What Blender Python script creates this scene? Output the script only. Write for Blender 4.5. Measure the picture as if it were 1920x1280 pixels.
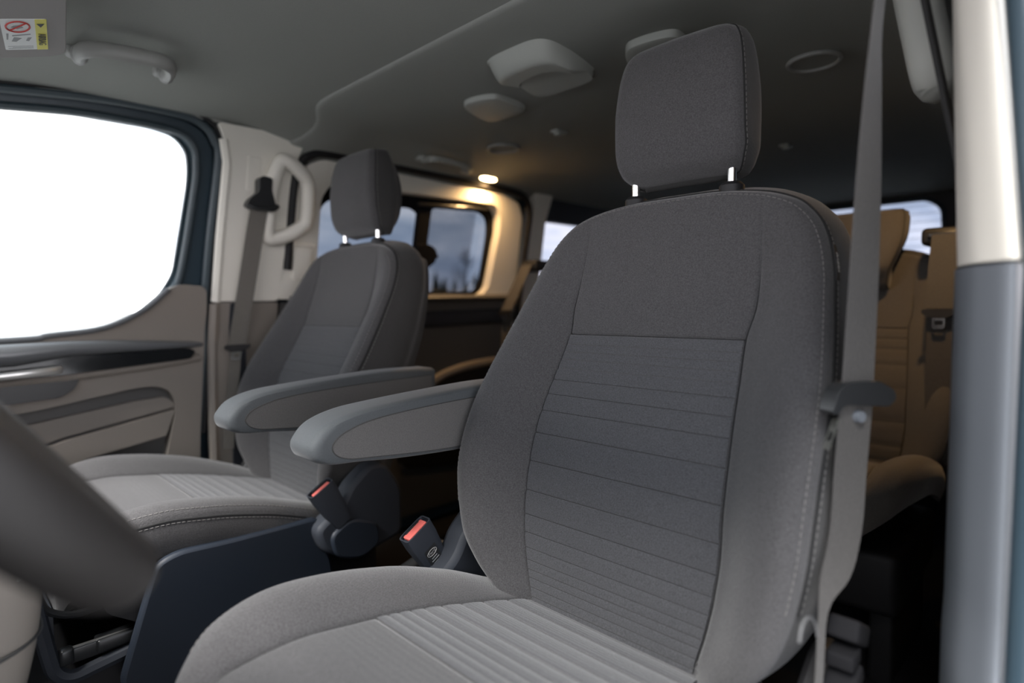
import bpy, bmesh, math, random
import numpy as np
from mathutils import Vector, Matrix

for o in list(bpy.data.objects): bpy.data.objects.remove(o)
random.seed(7)
scene = bpy.context.scene
COL = scene.collection

# ------------------------------------------------------------------ camera
# x: right-hand side of the picture = driver's side, y: towards the tailgate, z: up
CAM = Vector((.933, -.760, .908)); YAW, PITCH, ROLL = .774, .065, -.014
cam = bpy.data.cameras.new('camera'); camo = bpy.data.objects.new('camera', cam); COL.objects.link(camo)
fw = Vector((-math.sin(YAW)*math.cos(PITCH), math.cos(YAW)*math.cos(PITCH), -math.sin(PITCH)))
rt = Vector((math.cos(YAW), math.sin(YAW), 0)); upv = rt.cross(fw)
r2 = rt*math.cos(ROLL)+upv*math.sin(ROLL); u2 = -rt*math.sin(ROLL)+upv*math.cos(ROLL)
camo.matrix_world = Matrix(((r2.x, u2.x, -fw.x, CAM.x), (r2.y, u2.y, -fw.y, CAM.y), (r2.z, u2.z, -fw.z, CAM.z), (0, 0, 0, 1)))
cam.sensor_width = 36; cam.lens = 1100/1920*36; cam.clip_start = .02; cam.clip_end = 2000
cam.dof.use_dof = True; cam.dof.focus_distance = .92; cam.dof.aperture_fstop = 1.7
scene.camera = camo

# ------------------------------------------------------------------ sky
world = bpy.data.worlds.new('sky'); scene.world = world; world.use_nodes = True
wn = world.node_tree; wn.nodes.clear()
def wnode(t, **k):
    n = wn.nodes.new(t)
    for a, b in k.items(): setattr(n, a, b)
    return n
wo = wnode('ShaderNodeOutputWorld'); wb = wnode('ShaderNodeBackground')
tc = wnode('ShaderNodeTexCoord'); mp = wnode('ShaderNodeMapping'); mp.inputs['Scale'].default_value = (1, 1, 3.2)
nz = wnode('ShaderNodeTexNoise'); nz.inputs['Scale'].default_value = 4.2; nz.inputs['Detail'].default_value = 7; nz.inputs['Roughness'].default_value = .55; nz.inputs['Distortion'].default_value = .5
cr = wnode('ShaderNodeValToRGB'); e = cr.color_ramp.elements
e[0].position = .38; e[0].color = (.36, .43, .53, 1); e[1].position = .64; e[1].color = (1.0, .97, .96, 1)
m_ = cr.color_ramp.elements.new(.5); m_.color = (.58, .63, .70, 1)
sx = wnode('ShaderNodeSeparateXYZ'); gr = wnode('ShaderNodeValToRGB'); g = gr.color_ramp.elements
g[0].position = .0; gm = gr.color_ramp.elements.new(.16); gm.color = (2.3, 2.12, 2.05, 1); g[0].color = (3.4, 3.0, 2.85, 1); g = gr.color_ramp.elements; g[2].position = .42; g[2].color = (.95, 1.0, 1.05, 1)
mx = wnode('ShaderNodeMix', data_type='RGBA', blend_type='MULTIPLY'); mx.inputs['Factor'].default_value = 1
wn.links.new(tc.outputs['Generated'], mp.inputs['Vector']); wn.links.new(mp.outputs['Vector'], nz.inputs['Vector'])
wn.links.new(nz.outputs['Fac'], cr.inputs['Fac']); wn.links.new(tc.outputs['Generated'], sx.inputs['Vector'])
wn.links.new(sx.outputs['Z'], gr.inputs['Fac']); wn.links.new(cr.outputs['Color'], mx.inputs['A']); wn.links.new(gr.outputs['Color'], mx.inputs['B'])
wn.links.new(mx.outputs['Result'], wb.inputs['Color']); wn.links.new(wb.outputs['Background'], wo.inputs['Surface'])
wb.inputs['Strength'].default_value = 2.3
# veiled low sun ahead of the van, very soft behind the cloud
sun = bpy.data.lights.new('veiled_sun', 'SUN'); sun.energy = 13.0; sun.angle = math.radians(30); sun.color = (1, .97, .95)
suno = bpy.data.objects.new('veiled_sun', sun); COL.objects.link(suno)
suno.rotation_euler = Vector((-.08, 1.0, -1.40)).to_track_quat('-Z', 'Y').to_euler()

vs = scene.view_settings
vs.view_transform = 'Standard'; vs.look = 'None'; vs.exposure = .28; vs.gamma = 1; vs.use_curve_mapping = False
scene.cycles.use_denoising = True
scene.cycles.max_bounces = 10; scene.cycles.diffuse_bounces = 6; scene.cycles.transparent_max_bounces = 16

# ------------------------------------------------------------------ materials
MATS = {}
def mat(name, col, rough=.6, metal=0, spec=.5, bump=0, bscale=400, vary=0, vscale=30, sheen=0, weave=0, emit=None, coat=0):
    m = bpy.data.materials.new(name); m.use_nodes = True; nt = m.node_tree; b = nt.nodes['Principled BSDF']
    b.inputs['Base Color'].default_value = (*col, 1); b.inputs['Roughness'].default_value = rough
    b.inputs['Metallic'].default_value = metal; b.inputs['Specular IOR Level'].default_value = spec
    if sheen:
        b.inputs['Sheen Weight'].default_value = sheen; b.inputs['Sheen Roughness'].default_value = .45
    if coat: b.inputs['Coat Weight'].default_value = coat; b.inputs['Coat Roughness'].default_value = .08
    t = nt.nodes.new('ShaderNodeTexCoord')
    if vary:
        n = nt.nodes.new('ShaderNodeTexNoise'); n.inputs['Scale'].default_value = vscale; n.inputs['Detail'].default_value = 5
        r = nt.nodes.new('ShaderNodeValToRGB')
        r.color_ramp.elements[0].position = .3; r.color_ramp.elements[0].color = (*[c*(1-vary) for c in col], 1)
        r.color_ramp.elements[1].position = .7; r.color_ramp.elements[1].color = (*[min(1, c*(1+vary)) for c in col], 1)
        nt.links.new(t.outputs['Object'], n.inputs['Vector']); nt.links.new(n.outputs['Fac'], r.inputs['Fac']); nt.links.new(r.outputs['Color'], b.inputs['Base Color'])
    if bump:
        n2 = nt.nodes.new('ShaderNodeTexNoise'); n2.inputs['Scale'].default_value = bscale; n2.inputs['Detail'].default_value = 3
        bp = nt.nodes.new('ShaderNodeBump'); bp.inputs['Strength'].default_value = bump; bp.inputs['Distance'].default_value = .001
        nt.links.new(t.outputs['Object'], n2.inputs['Vector'])
        h = n2.outputs['Fac']
        if weave:
            w = nt.nodes.new('ShaderNodeTexWave'); w.inputs['Scale'].default_value = weave; w.inputs['Distortion'].default_value = 1.5
            w.bands_direction = 'Z'; nt.links.new(t.outputs['Object'], w.inputs['Vector'])
            w2 = nt.nodes.new('ShaderNodeTexWave'); w2.inputs['Scale'].default_value = weave; w2.inputs['Distortion'].default_value = 1.5
            w2.bands_direction = 'X'; nt.links.new(t.outputs['Object'], w2.inputs['Vector'])
            ad = nt.nodes.new('ShaderNodeMath'); ad.operation = 'ADD'; nt.links.new(w.outputs['Fac'], ad.inputs[0]); nt.links.new(w2.outputs['Fac'], ad.inputs[1])
            a2 = nt.nodes.new('ShaderNodeMath'); a2.operation = 'MULTIPLY_ADD'; a2.inputs[1].default_value = .25
            nt.links.new(ad.outputs[0], a2.inputs[0]); nt.links.new(n2.outputs['Fac'], a2.inputs[2]); h = a2.outputs[0]
        nt.links.new(h, bp.inputs['Height']); nt.links.new(bp.outputs['Normal'], b.inputs['Normal'])
    if emit: b.inputs['Emission Color'].default_value = (*emit[:3], 1); b.inputs['Emission Strength'].default_value = emit[3]
    MATS[name] = m; return m
def glass(name, tint, refl=.06):
    m = bpy.data.materials.new(name); m.use_nodes = True; nt = m.node_tree; nt.nodes.clear()
    o = nt.nodes.new('ShaderNodeOutputMaterial'); mixs = nt.nodes.new('ShaderNodeMixShader')
    tr = nt.nodes.new('ShaderNodeBsdfTransparent'); tr.inputs['Color'].default_value = (*tint, 1)
    gl = nt.nodes.new('ShaderNodeBsdfGlossy'); gl.inputs['Roughness'].default_value = .02
    lw = nt.nodes.new('ShaderNodeLayerWeight'); lw.inputs['Blend'].default_value = .5
    pw = nt.nodes.new('ShaderNodeMath'); pw.operation = 'POWER'; pw.inputs[1].default_value = 5
    ma = nt.nodes.new('ShaderNodeMath'); ma.operation = 'MULTIPLY_ADD'; ma.inputs[1].default_value = .6; ma.inputs[2].default_value = .03
    nt.links.new(lw.outputs['Facing'], pw.inputs[0]); nt.links.new(pw.outputs[0], ma.inputs[0]); nt.links.new(ma.outputs[0], mixs.inputs[0]); nt.links.new(tr.outputs[0], mixs.inputs[1]); nt.links.new(gl.outputs[0], mixs.inputs[2]); nt.links.new(mixs.outputs[0], o.inputs[0])
    MATS[name] = m; return m

FAB = mat('fabric_grey', (.058, .0565, .0575), .92, spec=.2, bump=.6, bscale=700, vary=.30, vscale=520, sheen=.25, weave=190)
FAB2 = mat('fabric_insert', (.064, .0645, .068), .92, spec=.2, bump=.6, bscale=700, vary=.30, vscale=620, sheen=.25, weave=190)
FABS = mat('fabric_side', (.042, .041, .040), .92, spec=.2, bump=.4, bscale=800, vary=.15, vscale=500, sheen=.15, weave=220)
FABA = mat('fabric_armrest_side', (.105, .101, .098), .9, spec=.2, bump=.5, bscale=600, vary=.2, vscale=700, sheen=.2, weave=300)
ARMT = mat('armrest_top_cloth', (.060, .066, .070), .7, spec=.35, bump=.2, bscale=900, vary=.1, vscale=500, sheen=.15)
THREAD = mat('thread_grey', (.13, .125, .12), .8)
PIPE = mat('piping_black', (.02, .02, .02), .8, spec=.2)
HEAD = mat('headliner_cloth', (.28, .286, .266), .95, spec=.1, bump=.25, bscale=900, vary=.05, vscale=700)
CREAM = mat('cream_plastic', (.72, .69, .615), .55, spec=.35, bump=.06, bscale=1300)
HANDG = mat('handle_grey_plastic', (.27, .27, .255), .5, spec=.4, bump=.05, bscale=1300)
VENTG = mat('vent_grey_plastic', (.36, .37, .34), .55, spec=.35, bump=.05, bscale=1300)
TAUPE = mat('door_card_taupe', (.21, .185, .16), .6, spec=.4, bump=.08, bscale=1100)
GREYT = mat('lower_trim_grey', (.085, .082, .080), .5, spec=.45, bump=.08, bscale=1200)
LEDGE = mat('door_ledge_soft_grey', (.10, .105, .11), .28, spec=.6)
SLATE = mat('pillar_slate', (.12, .132, .148), .5, spec=.4, bump=.08, bscale=1300)
DARK = mat('dark_plastic', (.026, .030, .038), .62, spec=.35, bump=.08, bscale=1100)
NAVY = mat('seat_base_navy_plastic', (.012, .017, .026), .55, spec=.4, bump=.12, bscale=1200)
BLACK = mat('black_plastic', (.010, .010, .011), .55, spec=.35)
FRM = mat('matte_black_frame', (.008, .008, .009), .85, spec=.12)
SATIN = mat('satin_black_plastic', (.018, .019, .020), .32, spec=.5)
GLOSS = mat('piano_black', (.006, .007, .008), .12, spec=.6, coat=.6)
CARPET = mat('dark_carpet', (.012, .012, .013), .95, spec=.1, bump=.6, bscale=500)
RUBBER = mat('rubber_seal', (.035, .052, .062), .42, spec=.5)
FRAME = mat('door_frame_paint', (.026, .044, .058), .35, spec=.5)
CHROME = mat('chrome', (.75, .75, .74), .16, metal=1)
STEEL = mat('brushed_steel', (.55, .54, .52), .32, metal=1)
WIRE = mat('dull_wire', (.09, .09, .09), .6)
VISM = mat('visor_cloth', (.36, .345, .33), .9, spec=.15, bump=.2, bscale=900)
SILVER = mat('satin_silver', (.62, .62, .60), .3, metal=.8)
WEB = mat('belt_webbing_shaded', (.056, .053, .050), .7, spec=.25, bump=.5, bscale=500, vary=.12, vscale=300, sheen=.3)  # shade on the driver belt is put into this darker webbing colour
WEBP = mat('belt_webbing_lit', (.125, .115, .10), .7, spec=.25, bump=.5, bscale=500, vary=.12, vscale=300, sheen=.3)  # same webbing, colour lightened for the light on the passenger side
WEBB = mat('belt_webbing_dark', (.03, .03, .03), .8, spec=.2, bump=.4, bscale=500)
RED = mat('buckle_red', (.82, .17, .14), .4, spec=.45)
WHITE = mat('label_white', (.78, .80, .78), .6)
YELLOW = mat('label_yellow', (.72, .66, .05), .6)
INK = mat('ink_dark', (.05, .05, .05), .7)
INKG = mat('ink_grey', (.30, .31, .31), .7)
INKR = mat('ink_red', (.5, .06, .05), .7)
PRINT = mat('pale_print', (.34, .33, .32), .7)
LEATHER = mat('wheel_leather', (.018, .0165, .0155), .5, spec=.45, bump=.15, bscale=900)
CONSOLE = mat('console_taupe', (.27, .245, .215), .55, spec=.4, bump=.08, bscale=900)
LAMPM = mat('lamp_lens', (.9, .8, .6), .4, emit=(1, .66, .30, 24))
GLASS = glass('clear_glass', (.95, .97, .96)); TINT = glass('privacy_glass', (.26, .285, .315)); TINT2 = glass('privacy_glass_inner', (.78, .78, .79)); TINTB = glass('tailgate_glass', (.42, .44, .475))
BOUNCE = mat('bounce_paint', (.66, .67, .68), .35, spec=.5, coat=.5)  # unseen paint, kept pale to reflect daylight into the cab
TINTD = glass('light_blocking_glass', (.12, .13, .14))  # unseen driver side glass, darkened to hold light out of the rear cabin
GROUND = mat('pale_yard', (.27, .27, .275), .9, spec=.1, vary=.1, vscale=.6)
TREEM = mat('conifer_needles', (.018, .024, .022), .9, spec=.1, vary=.3, vscale=2)
BARK = mat('bark', (.03, .025, .022), .9)

# ------------------------------------------------------------------ helpers
def empty(name, loc, label, cat, group=None):
    o = bpy.data.objects.new(name, None); COL.objects.link(o); o.location = loc; o.empty_display_size = .05
    o['label'] = label; o['category'] = cat
    if group: o['group'] = group
    return o
def root_of(p):
    m = Matrix.Identity(4)
    while p: m = Matrix.Translation(p.location) @ m; p = p.parent
    return m
def tag(o, label, cat, group=None):
    o['label'] = label; o['category'] = cat
    if group: o['group'] = group
    return o
def struct(o, label, cat):
    o['kind'] = 'structure'; o['label'] = label; o['category'] = cat; return o
def obj(name, vf, material, parent=None, smooth=True, sharp=38, bevel=0, label=None):
    v, f = vf
    me = bpy.data.meshes.new(name); me.from_pydata([tuple(p) for p in v], [], [tuple(q) for q in f]); me.update()
    bm = bmesh.new(); bm.from_mesh(me)
    bmesh.ops.recalc_face_normals(bm, faces=bm.faces)
    if smooth:
        for q in bm.faces: q.smooth = True
        for ed in bm.edges:
            if len(ed.link_faces) == 2 and ed.calc_face_angle(0) > math.radians(sharp): ed.smooth = False
    bm.to_mesh(me); bm.free()
    me.materials.append(material)
    o = bpy.data.objects.new(name, me); COL.objects.link(o)
    if parent:
        o.parent = parent
        pm = Vector((0, 0, 0)); p = parent
        while p: pm += p.location; p = p.parent
        o.matrix_parent_inverse = Matrix.Translation(-pm)
        if parent.type == 'MESH': o.matrix_parent_inverse = Matrix.Identity(4)
        q = parent
        if parent.type == 'MESH' and parent.parent: o.matrix_parent_inverse = Matrix.Identity(4)
    if bevel:
        b = o.modifiers.new('bevel', 'BEVEL'); b.width = bevel; b.segments = 2; b.limit_method = 'ANGLE'; b.angle_limit = math.radians(45)
    if label: o['label'] = label
    return o
def merge(*vfs):
    V, F = [], []
    for v, f in vfs:
        n = len(V); V += [tuple(p) for p in v]; F += [tuple(i+n for i in q) for q in f]
    return V, F
def xf(vf, fn): return [fn(Vector(p)) for p in vf[0]], vf[1]
def move(vf, d): return xf(vf, lambda p: p+Vector(d))
def grid(fn, nu, nv, closed_u=False):
    V = []; F = []
    mu = nu if closed_u else nu+1
    for j in range(nv+1):
        for i in range(mu): V.append(tuple(fn(i/nu, j/nv)))
    for j in range(nv):
        for i in range(nu):
            a = j*mu+i; b = j*mu+(i+1) % mu
            F.append((a, b, b+mu, a+mu))
    return V, F
def frames(P, closed=False, upref=None):
    P = [Vector(p) for p in P]; n = len(P); T = []
    for i in range(n):
        a = P[(i-1) % n] if closed or i > 0 else P[i]; b = P[(i+1) % n] if closed or i < n-1 else P[i]
        T.append((b-a).normalized())
    up = Vector(upref) if upref else (Vector((0, 0, 1)) if abs(T[0].z) < .9 else Vector((1, 0, 0)))
    N = []
    for t in T:
        nrm = up - t*up.dot(t)
        if nrm.length < 1e-6: nrm = Vector((1, 0, 0)) - t*t.x
        nrm.normalize(); N.append(nrm)
        if not upref: up = nrm
    return P, T, N
def tube(P, r, n=10, closed=False, flat=1.0, upref=None, cap=True):
    """round tube along P; r number or list; flat scales the binormal direction"""
    P, T, N = frames(P, closed, upref); V = []; F = []
    m = len(P); R = r if isinstance(r, (list, tuple)) else [r]*m
    for p, t, nn, rr in zip(P, T, N, R):
        b = t.cross(nn)
        for k in range(n):
            a = 2*math.pi*k/n; V.append(p+nn*rr*math.cos(a)+b*rr*flat*math.sin(a))
    for j in range(m if closed else m-1):
        for k in range(n):
            a = j*n+k; b = j*n+(k+1) % n; c = ((j+1) % m)*n
            F.append((a, b, c+(k+1) % n, c+k))
    if cap and not closed: F += [tuple(range(n))[::-1], tuple((m-1)*n+k for k in range(n))]
    return V, F
def smoothpath(P, n=8, closed=False):
    P = [Vector(p) for p in P]; out = []; m = len(P)
    for i in range(m if closed else m-1):
        p0 = P[(i-1) % m] if closed or i > 0 else P[i]; p1 = P[i]; p2 = P[(i+1) % m]; p3 = P[(i+2) % m] if closed or i < m-2 else p2
        for k in range(n):
            t = k/n
            out.append(.5*((2*p1)+(p2-p0)*t+(2*p0-5*p1+4*p2-p3)*t*t+(3*p1-p0-3*p2+p3)*t**3))
    if not closed: out.append(P[-1])
    return out
def rbox(c, s, bev=.004, seg=3, rot=None):
    bm = bmesh.new(); bmesh.ops.create_cube(bm, size=1)
    for v in bm.verts: v.co = Vector((v.co.x*s[0], v.co.y*s[1], v.co.z*s[2]))
    if bev: bmesh.ops.bevel(bm, geom=list(bm.edges), offset=bev, segments=seg, profile=.5, affect='EDGES')
    bm.verts.index_update()
    M = rot.to_4x4() if rot else Matrix.Identity(4)
    V = [(M @ v.co)+Vector(c) for v in bm.verts]; F = [[v.index for v in f.verts] for f in bm.faces]
    bm.free(); return V, F
def fillet(P, r, n=5):
    """round the corners of a closed 2-D polygon"""
    out = []; m = len(P)
    for i in range(m):
        a = Vector(P[i-1]); b = Vector(P[i]); c = Vector(P[(i+1) % m])
        u = (a-b); w = (c-b); d = min(r, u.length*.45, w.length*.45); u.normalize(); w.normalize()
        p = b+u*d; q = b+w*d
        for k in range(n+1):
            t = k/n; out.append(tuple((1-t)**2*p+2*t*(1-t)*b+t*t*q))
    return out
def smooth2(P, n=6): return [tuple(p[:2]) for p in smoothpath([(a, b, 0) for a, b in P], n, True)]
def plate(outer, holes, fn, th, cuts=()):
    """flat outline (a,b) with holes, bent by fn(a,b,depth)->xyz, given thickness th"""
    bm = bmesh.new(); edges = []
    for loop in [outer]+list(holes):
        vs_ = [bm.verts.new((p[0], p[1], 0)) for p in loop]
        for i in range(len(vs_)): edges.append(bm.edges.new((vs_[i-1], vs_[i])))
    bmesh.ops.triangle_fill(bm, use_beauty=True, use_dissolve=False, edges=edges)
    for c in cuts:
        g_ = list(bm.verts)+list(bm.edges)+list(bm.faces)
        bmesh.ops.bisect_plane(bm, geom=g_, plane_co=(0, c, 0), plane_no=(0, 1, 0), dist=1e-5)
    bm.verts.index_update(); n = len(bm.verts)
    V = [fn(v.co.x, v.co.y, 0) for v in bm.verts]+[fn(v.co.x, v.co.y, th) for v in bm.verts]
    F = []
    for f in bm.faces:
        ix = [v.index for v in f.verts]; F.append(ix); F.append([i+n for i in ix[::-1]])
    for ed in bm.edges:
        if len(ed.link_faces) == 1: a, b = [v.index for v in ed.verts]; F.append((a, b, b+n, a+n))
    bm.free(); return V, F
def pch(xs, ys):
    """monotone-ish cubic interpolation"""
    idx = np.argsort(xs); xs = np.array(xs, float)[idx]; ys = np.array(ys, float)[idx]
    h = np.diff(xs); d = np.diff(ys)/h; mm = np.zeros(len(xs)); mm[0] = d[0]; mm[-1] = d[-1]
    for i in range(1, len(xs)-1):
        mm[i] = 0 if d[i-1]*d[i] <= 0 else 2*d[i-1]*d[i]/(d[i-1]+d[i])
    def f(x):
        x = min(max(x, xs[0]), xs[-1]); i = int(min(max(np.searchsorted(xs, x)-1, 0), len(h)-1)); t = (x-xs[i])/h[i]
        return float((2*t**3-3*t**2+1)*ys[i]+(t**3-2*t**2+t)*h[i]*mm[i]+(-2*t**3+3*t**2)*ys[i+1]+(t**3-t**2)*h[i]*mm[i+1])
    return f
def sst(a, b, x): t = min(1, max(0, (x-a)/(b-a))); return t*t*(3-2*t)
def dashes(path, r=.0009, on=.0052, off=.0030):
    P = [Vector(p) for p in path]; V = []; F = []
    L = [0]
    for i in range(1, len(P)): L.append(L[-1]+(P[i]-P[i-1]).length)
    def at(s):
        i = min(max(int(np.searchsorted(L, s)), 1), len(P)-1); a = L[i]-L[i-1]
        return P[i-1].lerp(P[i], (s-L[i-1])/a if a > 1e-9 else 0)
    s = 0; parts = []
    while s+on < L[-1]:
        parts.append(tube([at(s), at(s+on)], r, 4)); s += on+off
    return merge(*parts)
def text(body, size, M, material, parent, name='lettering', depth=.0002):
    c = bpy.data.curves.new('t', 'FONT'); c.body = body; c.size = size; c.extrude = depth; c.align_x = 'CENTER'; c.align_y = 'CENTER'; c.resolution_u = 3
    t = bpy.data.objects.new('t', c); COL.objects.link(t)
    dg = bpy.context.evaluated_depsgraph_get(); dg.update()
    me = bpy.data.meshes.new_from_object(t.evaluated_get(dg)); bpy.data.objects.remove(t); bpy.data.curves.remove(c)
    V = [M @ v.co for v in me.vertices]; F = [list(p.vertices) for p in me.polygons]; bpy.data.meshes.remove(me)
    return obj(name, (V, F), material, parent, smooth=False)
def basis(o, x, y):
    x = Vector(x).normalized(); y = Vector(y); y = (y-x*y.dot(x)).normalized(); z = x.cross(y)
    return Matrix(((x.x, y.x, z.x, o[0]), (x.y, y.y, z.y, o[1]), (x.z, y.z, z.z, o[2]), (0, 0, 0, 1)))
def ribbon(P, W, th=.0014, n=3):
    """belt webbing: centre points P, half-width vectors W"""
    P = [Vector(p) for p in P]; W = [Vector(w) for w in W]; V = []; F = []; m = 2*(n+1)
    for i, (p, w) in enumerate(zip(P, W)):
        t = (P[min(i+1, len(P)-1)]-P[max(i-1, 0)]).normalized(); nn = t.cross(w).normalized()*th*.5
        for k in range(n+1): V.append(p+w*(2*k/n-1)+nn)
        for k in range(n, -1, -1): V.append(p+w*(2*k/n-1)-nn)
    for i in range(len(P)-1):
        for k in range(m): F.append((i*m+k, i*m+(k+1) % m, (i+1)*m+(k+1) % m, (i+1)*m+k))
    F += [tuple(range(m)), tuple((len(P)-1)*m+k for k in range(m))]
    return V, F

# ------------------------------------------------------------------ shell: side-wall surface
def xs(z): return -.86 + (.22*(z-.85) if z > .85 else 0)
def wl(y, z, d=0): return Vector((xs(z)-d, y, z))          # left (passenger) wall, d outward
def wlp(off): return lambda y, z, d: wl(y, z, d-off)       # off = towards the cabin
CUTS = [.85]
def zc(x, y):
    k = .020+.042*sst(-.14, .12, y); a = max(0, abs(x)-.56)/.19; z = 1.422-k*min(a, 1.25)**2
    if y < -.45: z -= .10*((-.45-y)/.5)**2
    if y > 1.9: z -= .05*((y-1.9)/.5)**2
    return z
seam = pch([0, .40, .46, .51, .56, .60, .64, .67, .70, .74, .78], [-.016, -.016, -.012, .002, .028, .050, .062, .060, .050, .020, -.01])

# floor, outside ground
struct(obj('floor', plate([(-.9, -1.25), (.9, -1.25), (.9, 2.42), (-.9, 2.42)], [], lambda a, b, d: Vector((a, b, .06-d)), .06), CARPET, smooth=False), 'dark carpeted van floor', 'floor')
struct(obj('ground', grid(lambda u, v: Vector((-400+800*u, -400+800*v, -.55)), 4, 4), GROUND), 'pale open yard outside the van', 'ground')

# ceiling: rear panel hangs a few millimetres under the front one, its rolled edge makes the seam
def rear_head(u, v):
    x = -.770+1.54*u; y0 = seam(abs(x)); rows = [0, .0015, .004, .008, .014]
    k = v*60; j = int(round(k))
    if j < 5: y = y0+rows[j]; z = zc(x, y)-(.007*math.sqrt(max(0, 1-(1-rows[j]/.014)**2)))
    else:
        y = y0+.014+(2.40-y0-.014)*(j-4)/56; z = zc(x, y)-.007
    return Vector((x, y, z+.001))
ceiling = struct(obj('ceiling', grid(rear_head, 60, 60), HEAD), 'grey cloth headliner over the rear cabin', 'ceiling')
def fh(u, v):
    xx = -.742+1.484*u; y1 = seam(abs(xx))+.02; y = -.88+(y1+.88)*v; return Vector((xx, y, zc(xx, y)))
obj('front_headliner', grid(fh, 60, 40), HEAD, ceiling)
obj('headliner_edge', tube([(-.742, y, zc(-.742, y)+.001) for y in np.linspace(-.88, -.13, 24)], .006, 8), HANDG, ceiling)
# body roof skin so no light leaks in
struct(obj('roof', grid(lambda u, v: Vector((-.93+1.86*u, -.90+3.38*v, 1.50-.10*abs(2*u-1)**6)), 20, 10), DARK), 'outer roof skin of the van', 'roof')

# ------------------------------------------------------------------ passenger front door
WIN = [(-1.15, 1.24), (-.85, 1.325), (-.6, 1.355), (-.46, 1.370), (-.30, 1.371), (-.235, 1.362), (-.205, 1.33), (-.20, 1.28), (-.203, 1.23), (-.233, 1.005), (-.259, .955), (-.328, .891), (-.422, .85), (-.53, .838), (-.62, .832), (-1.15, .82)]
DOOR_OUT = [(-1.25, 1.27), (-.85, 1.352), (-.6, 1.384), (-.41, 1.403), (-.25, 1.403), (-.19, 1.386), (-.162, 1.35), (-.152, 1.306), (-.168, 1.108), (-.177, .933), (-.180, .80), (-.205, .55), (-.215, .30), (-.215, .18), (-1.25, .18)]
door = struct(obj('door_1', plate(fillet(DOOR_OUT, .02, 3), [fillet(WIN, .02, 3)], wlp(-.035), .03, CUTS), FRAME, bevel=.004), 'front passenger door frame around the bright window', 'door')
obj('window_pane', plate(fillet([(y, z) for y, z in WIN], .02, 3), [], wlp(-.05), .004, CUTS), GLASS, door, smooth=False, label='clear side window glass')
# inner frame lip close to the cabin
WIN2 = [(y-.012 if y > -.3 else y, z+(-.010 if z > 1.2 else .012)) for y, z in WIN]
def seal_path(P, off, n=5): return [wl(p.x, p.y, -off) for p in smoothpath([(a, b, 0) for a, b in P], n)]
obj('window_seal', tube(seal_path(WIN[:-1], -.028), .009, 8), RUBBER, door)
obj('door_seal', tube(seal_path(DOOR_OUT[:-3], -.006), .011, 8), RUBBER, door)
obj('door_seal', tube(seal_path([(y+(.012 if y > -.3 else 0), z+(.012 if z > 1.3 else 0)) for y, z in DOOR_OUT[:-3]], -.002), .007, 8), BLACK, door)
CARD = [(-1.2, .832), (-.62, .838), (-.53, .846), (-.42, .860), (-.335, .902), (-.275, .958), (-.245, .972), (-.19, .968), (-.178, .955), (-.176, .90), (-.184, .80), (-.205, .55), (-.218, .30), (-.22, .2), (-1.2, .2)]
RECESS = [(-.72, .655), (-.56, .668), (-.36, .699), (-.31, .700), (-.275, .682), (-.262, .64), (-.28, .56), (-.305, .44), (-.72, .40)]
card = obj('door_card', plate(fillet(CARD, .012, 3), [fillet(RECESS, .025, 4)], wlp(.012), .045, CUTS), TAUPE, door, bevel=.006)
obj('card_edge_trim', tube([wl(p.x, p.y, -.016) for p in smoothpath([(a, b, 0) for a, b in CARD[:6]], 6)], .007, 8), LEDGE, card)
obj('recess_back', plate([(-.75, .38), (-.25, .38), (-.25, .71), (-.75, .71)], [], wlp(-.028), .004), GREYT, card)
obj('pocket_upper', plate(fillet([(-.73, .53), (-.512, .592), (-.262, .634), (-.268, .655), (-.29, .666), (-.36, .662), (-.73, .612)], .008, 3), [], wlp(-.006), .02), TAUPE, card, bevel=.008)
obj('pocket_lip', plate(fillet([(-.73, .52), (-.512, .585), (-.265, .628), (-.290, .560), (-.472, .532), (-.73, .455)], .006, 3), [], wlp(.008), .02), TAUPE, card, bevel=.006)
# arm ledge and handle strip
def ledge(path, ry, rz, n=12, out=0):
    V = []; F = []; m = len(path)
    for y, z, s in path:
        for k in range(n):
            a = 2*math.pi*k/n
            V.append(Vector((xs(z)+out+ry*s*(1+math.cos(a))*.5+.004, y, z+rz*s*math.sin(a))))
    for j in range(m-1):
        for k in range(n): F.append((j*n+k, j*n+(k+1) % n, (j+1)*n+(k+1) % n, (j+1)*n+k))
    F += [tuple(range(n)), tuple((m-1)*n+k for k in range(n))]
    return V, F
obj('arm_ledge', ledge([(-1.2, .80, 1.1), (-.75, .803, 1.1), (-.6, .805, 1.1), (-.5, .812, .85), (-.4, .812, .72), (-.3, .809, .55), (-.22, .806, .4), (-.19, .805, .25)], .052, .024), LEDGE, door)
obj('gloss_strip', plate(fillet([(-1.2, .794), (-.45, .794), (-.23, .797), (-.212, .788), (-.225, .768), (-.50, .750), (-1.2, .735)], .008, 4), [], wlp(.030), .02), GLOSS, door, bevel=.004)
obj('strip_surround', tube([wl(-1.2, .728, -.016), wl(-.5, .742, -.016), wl(-.3, .757, -.016), wl(-.20, .768, -.014)], .010, 8), TAUPE, door)
obj('door_handle', tube([wl(-.75, .752, -.040), wl(-.6, .760, -.046), wl(-.53, .764, -.046), wl(-.515, .765, -.036)], .010, 10, flat=.7), SILVER, door, label='satin silver inner door handle')
obj('handle_cup', plate(fillet([(-.70, .742), (-.475, .748), (-.485, .715), (-.515, .695), (-.70, .685)], .012, 4), [], wlp(.022), .02), SATIN, door, bevel=.006)

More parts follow.
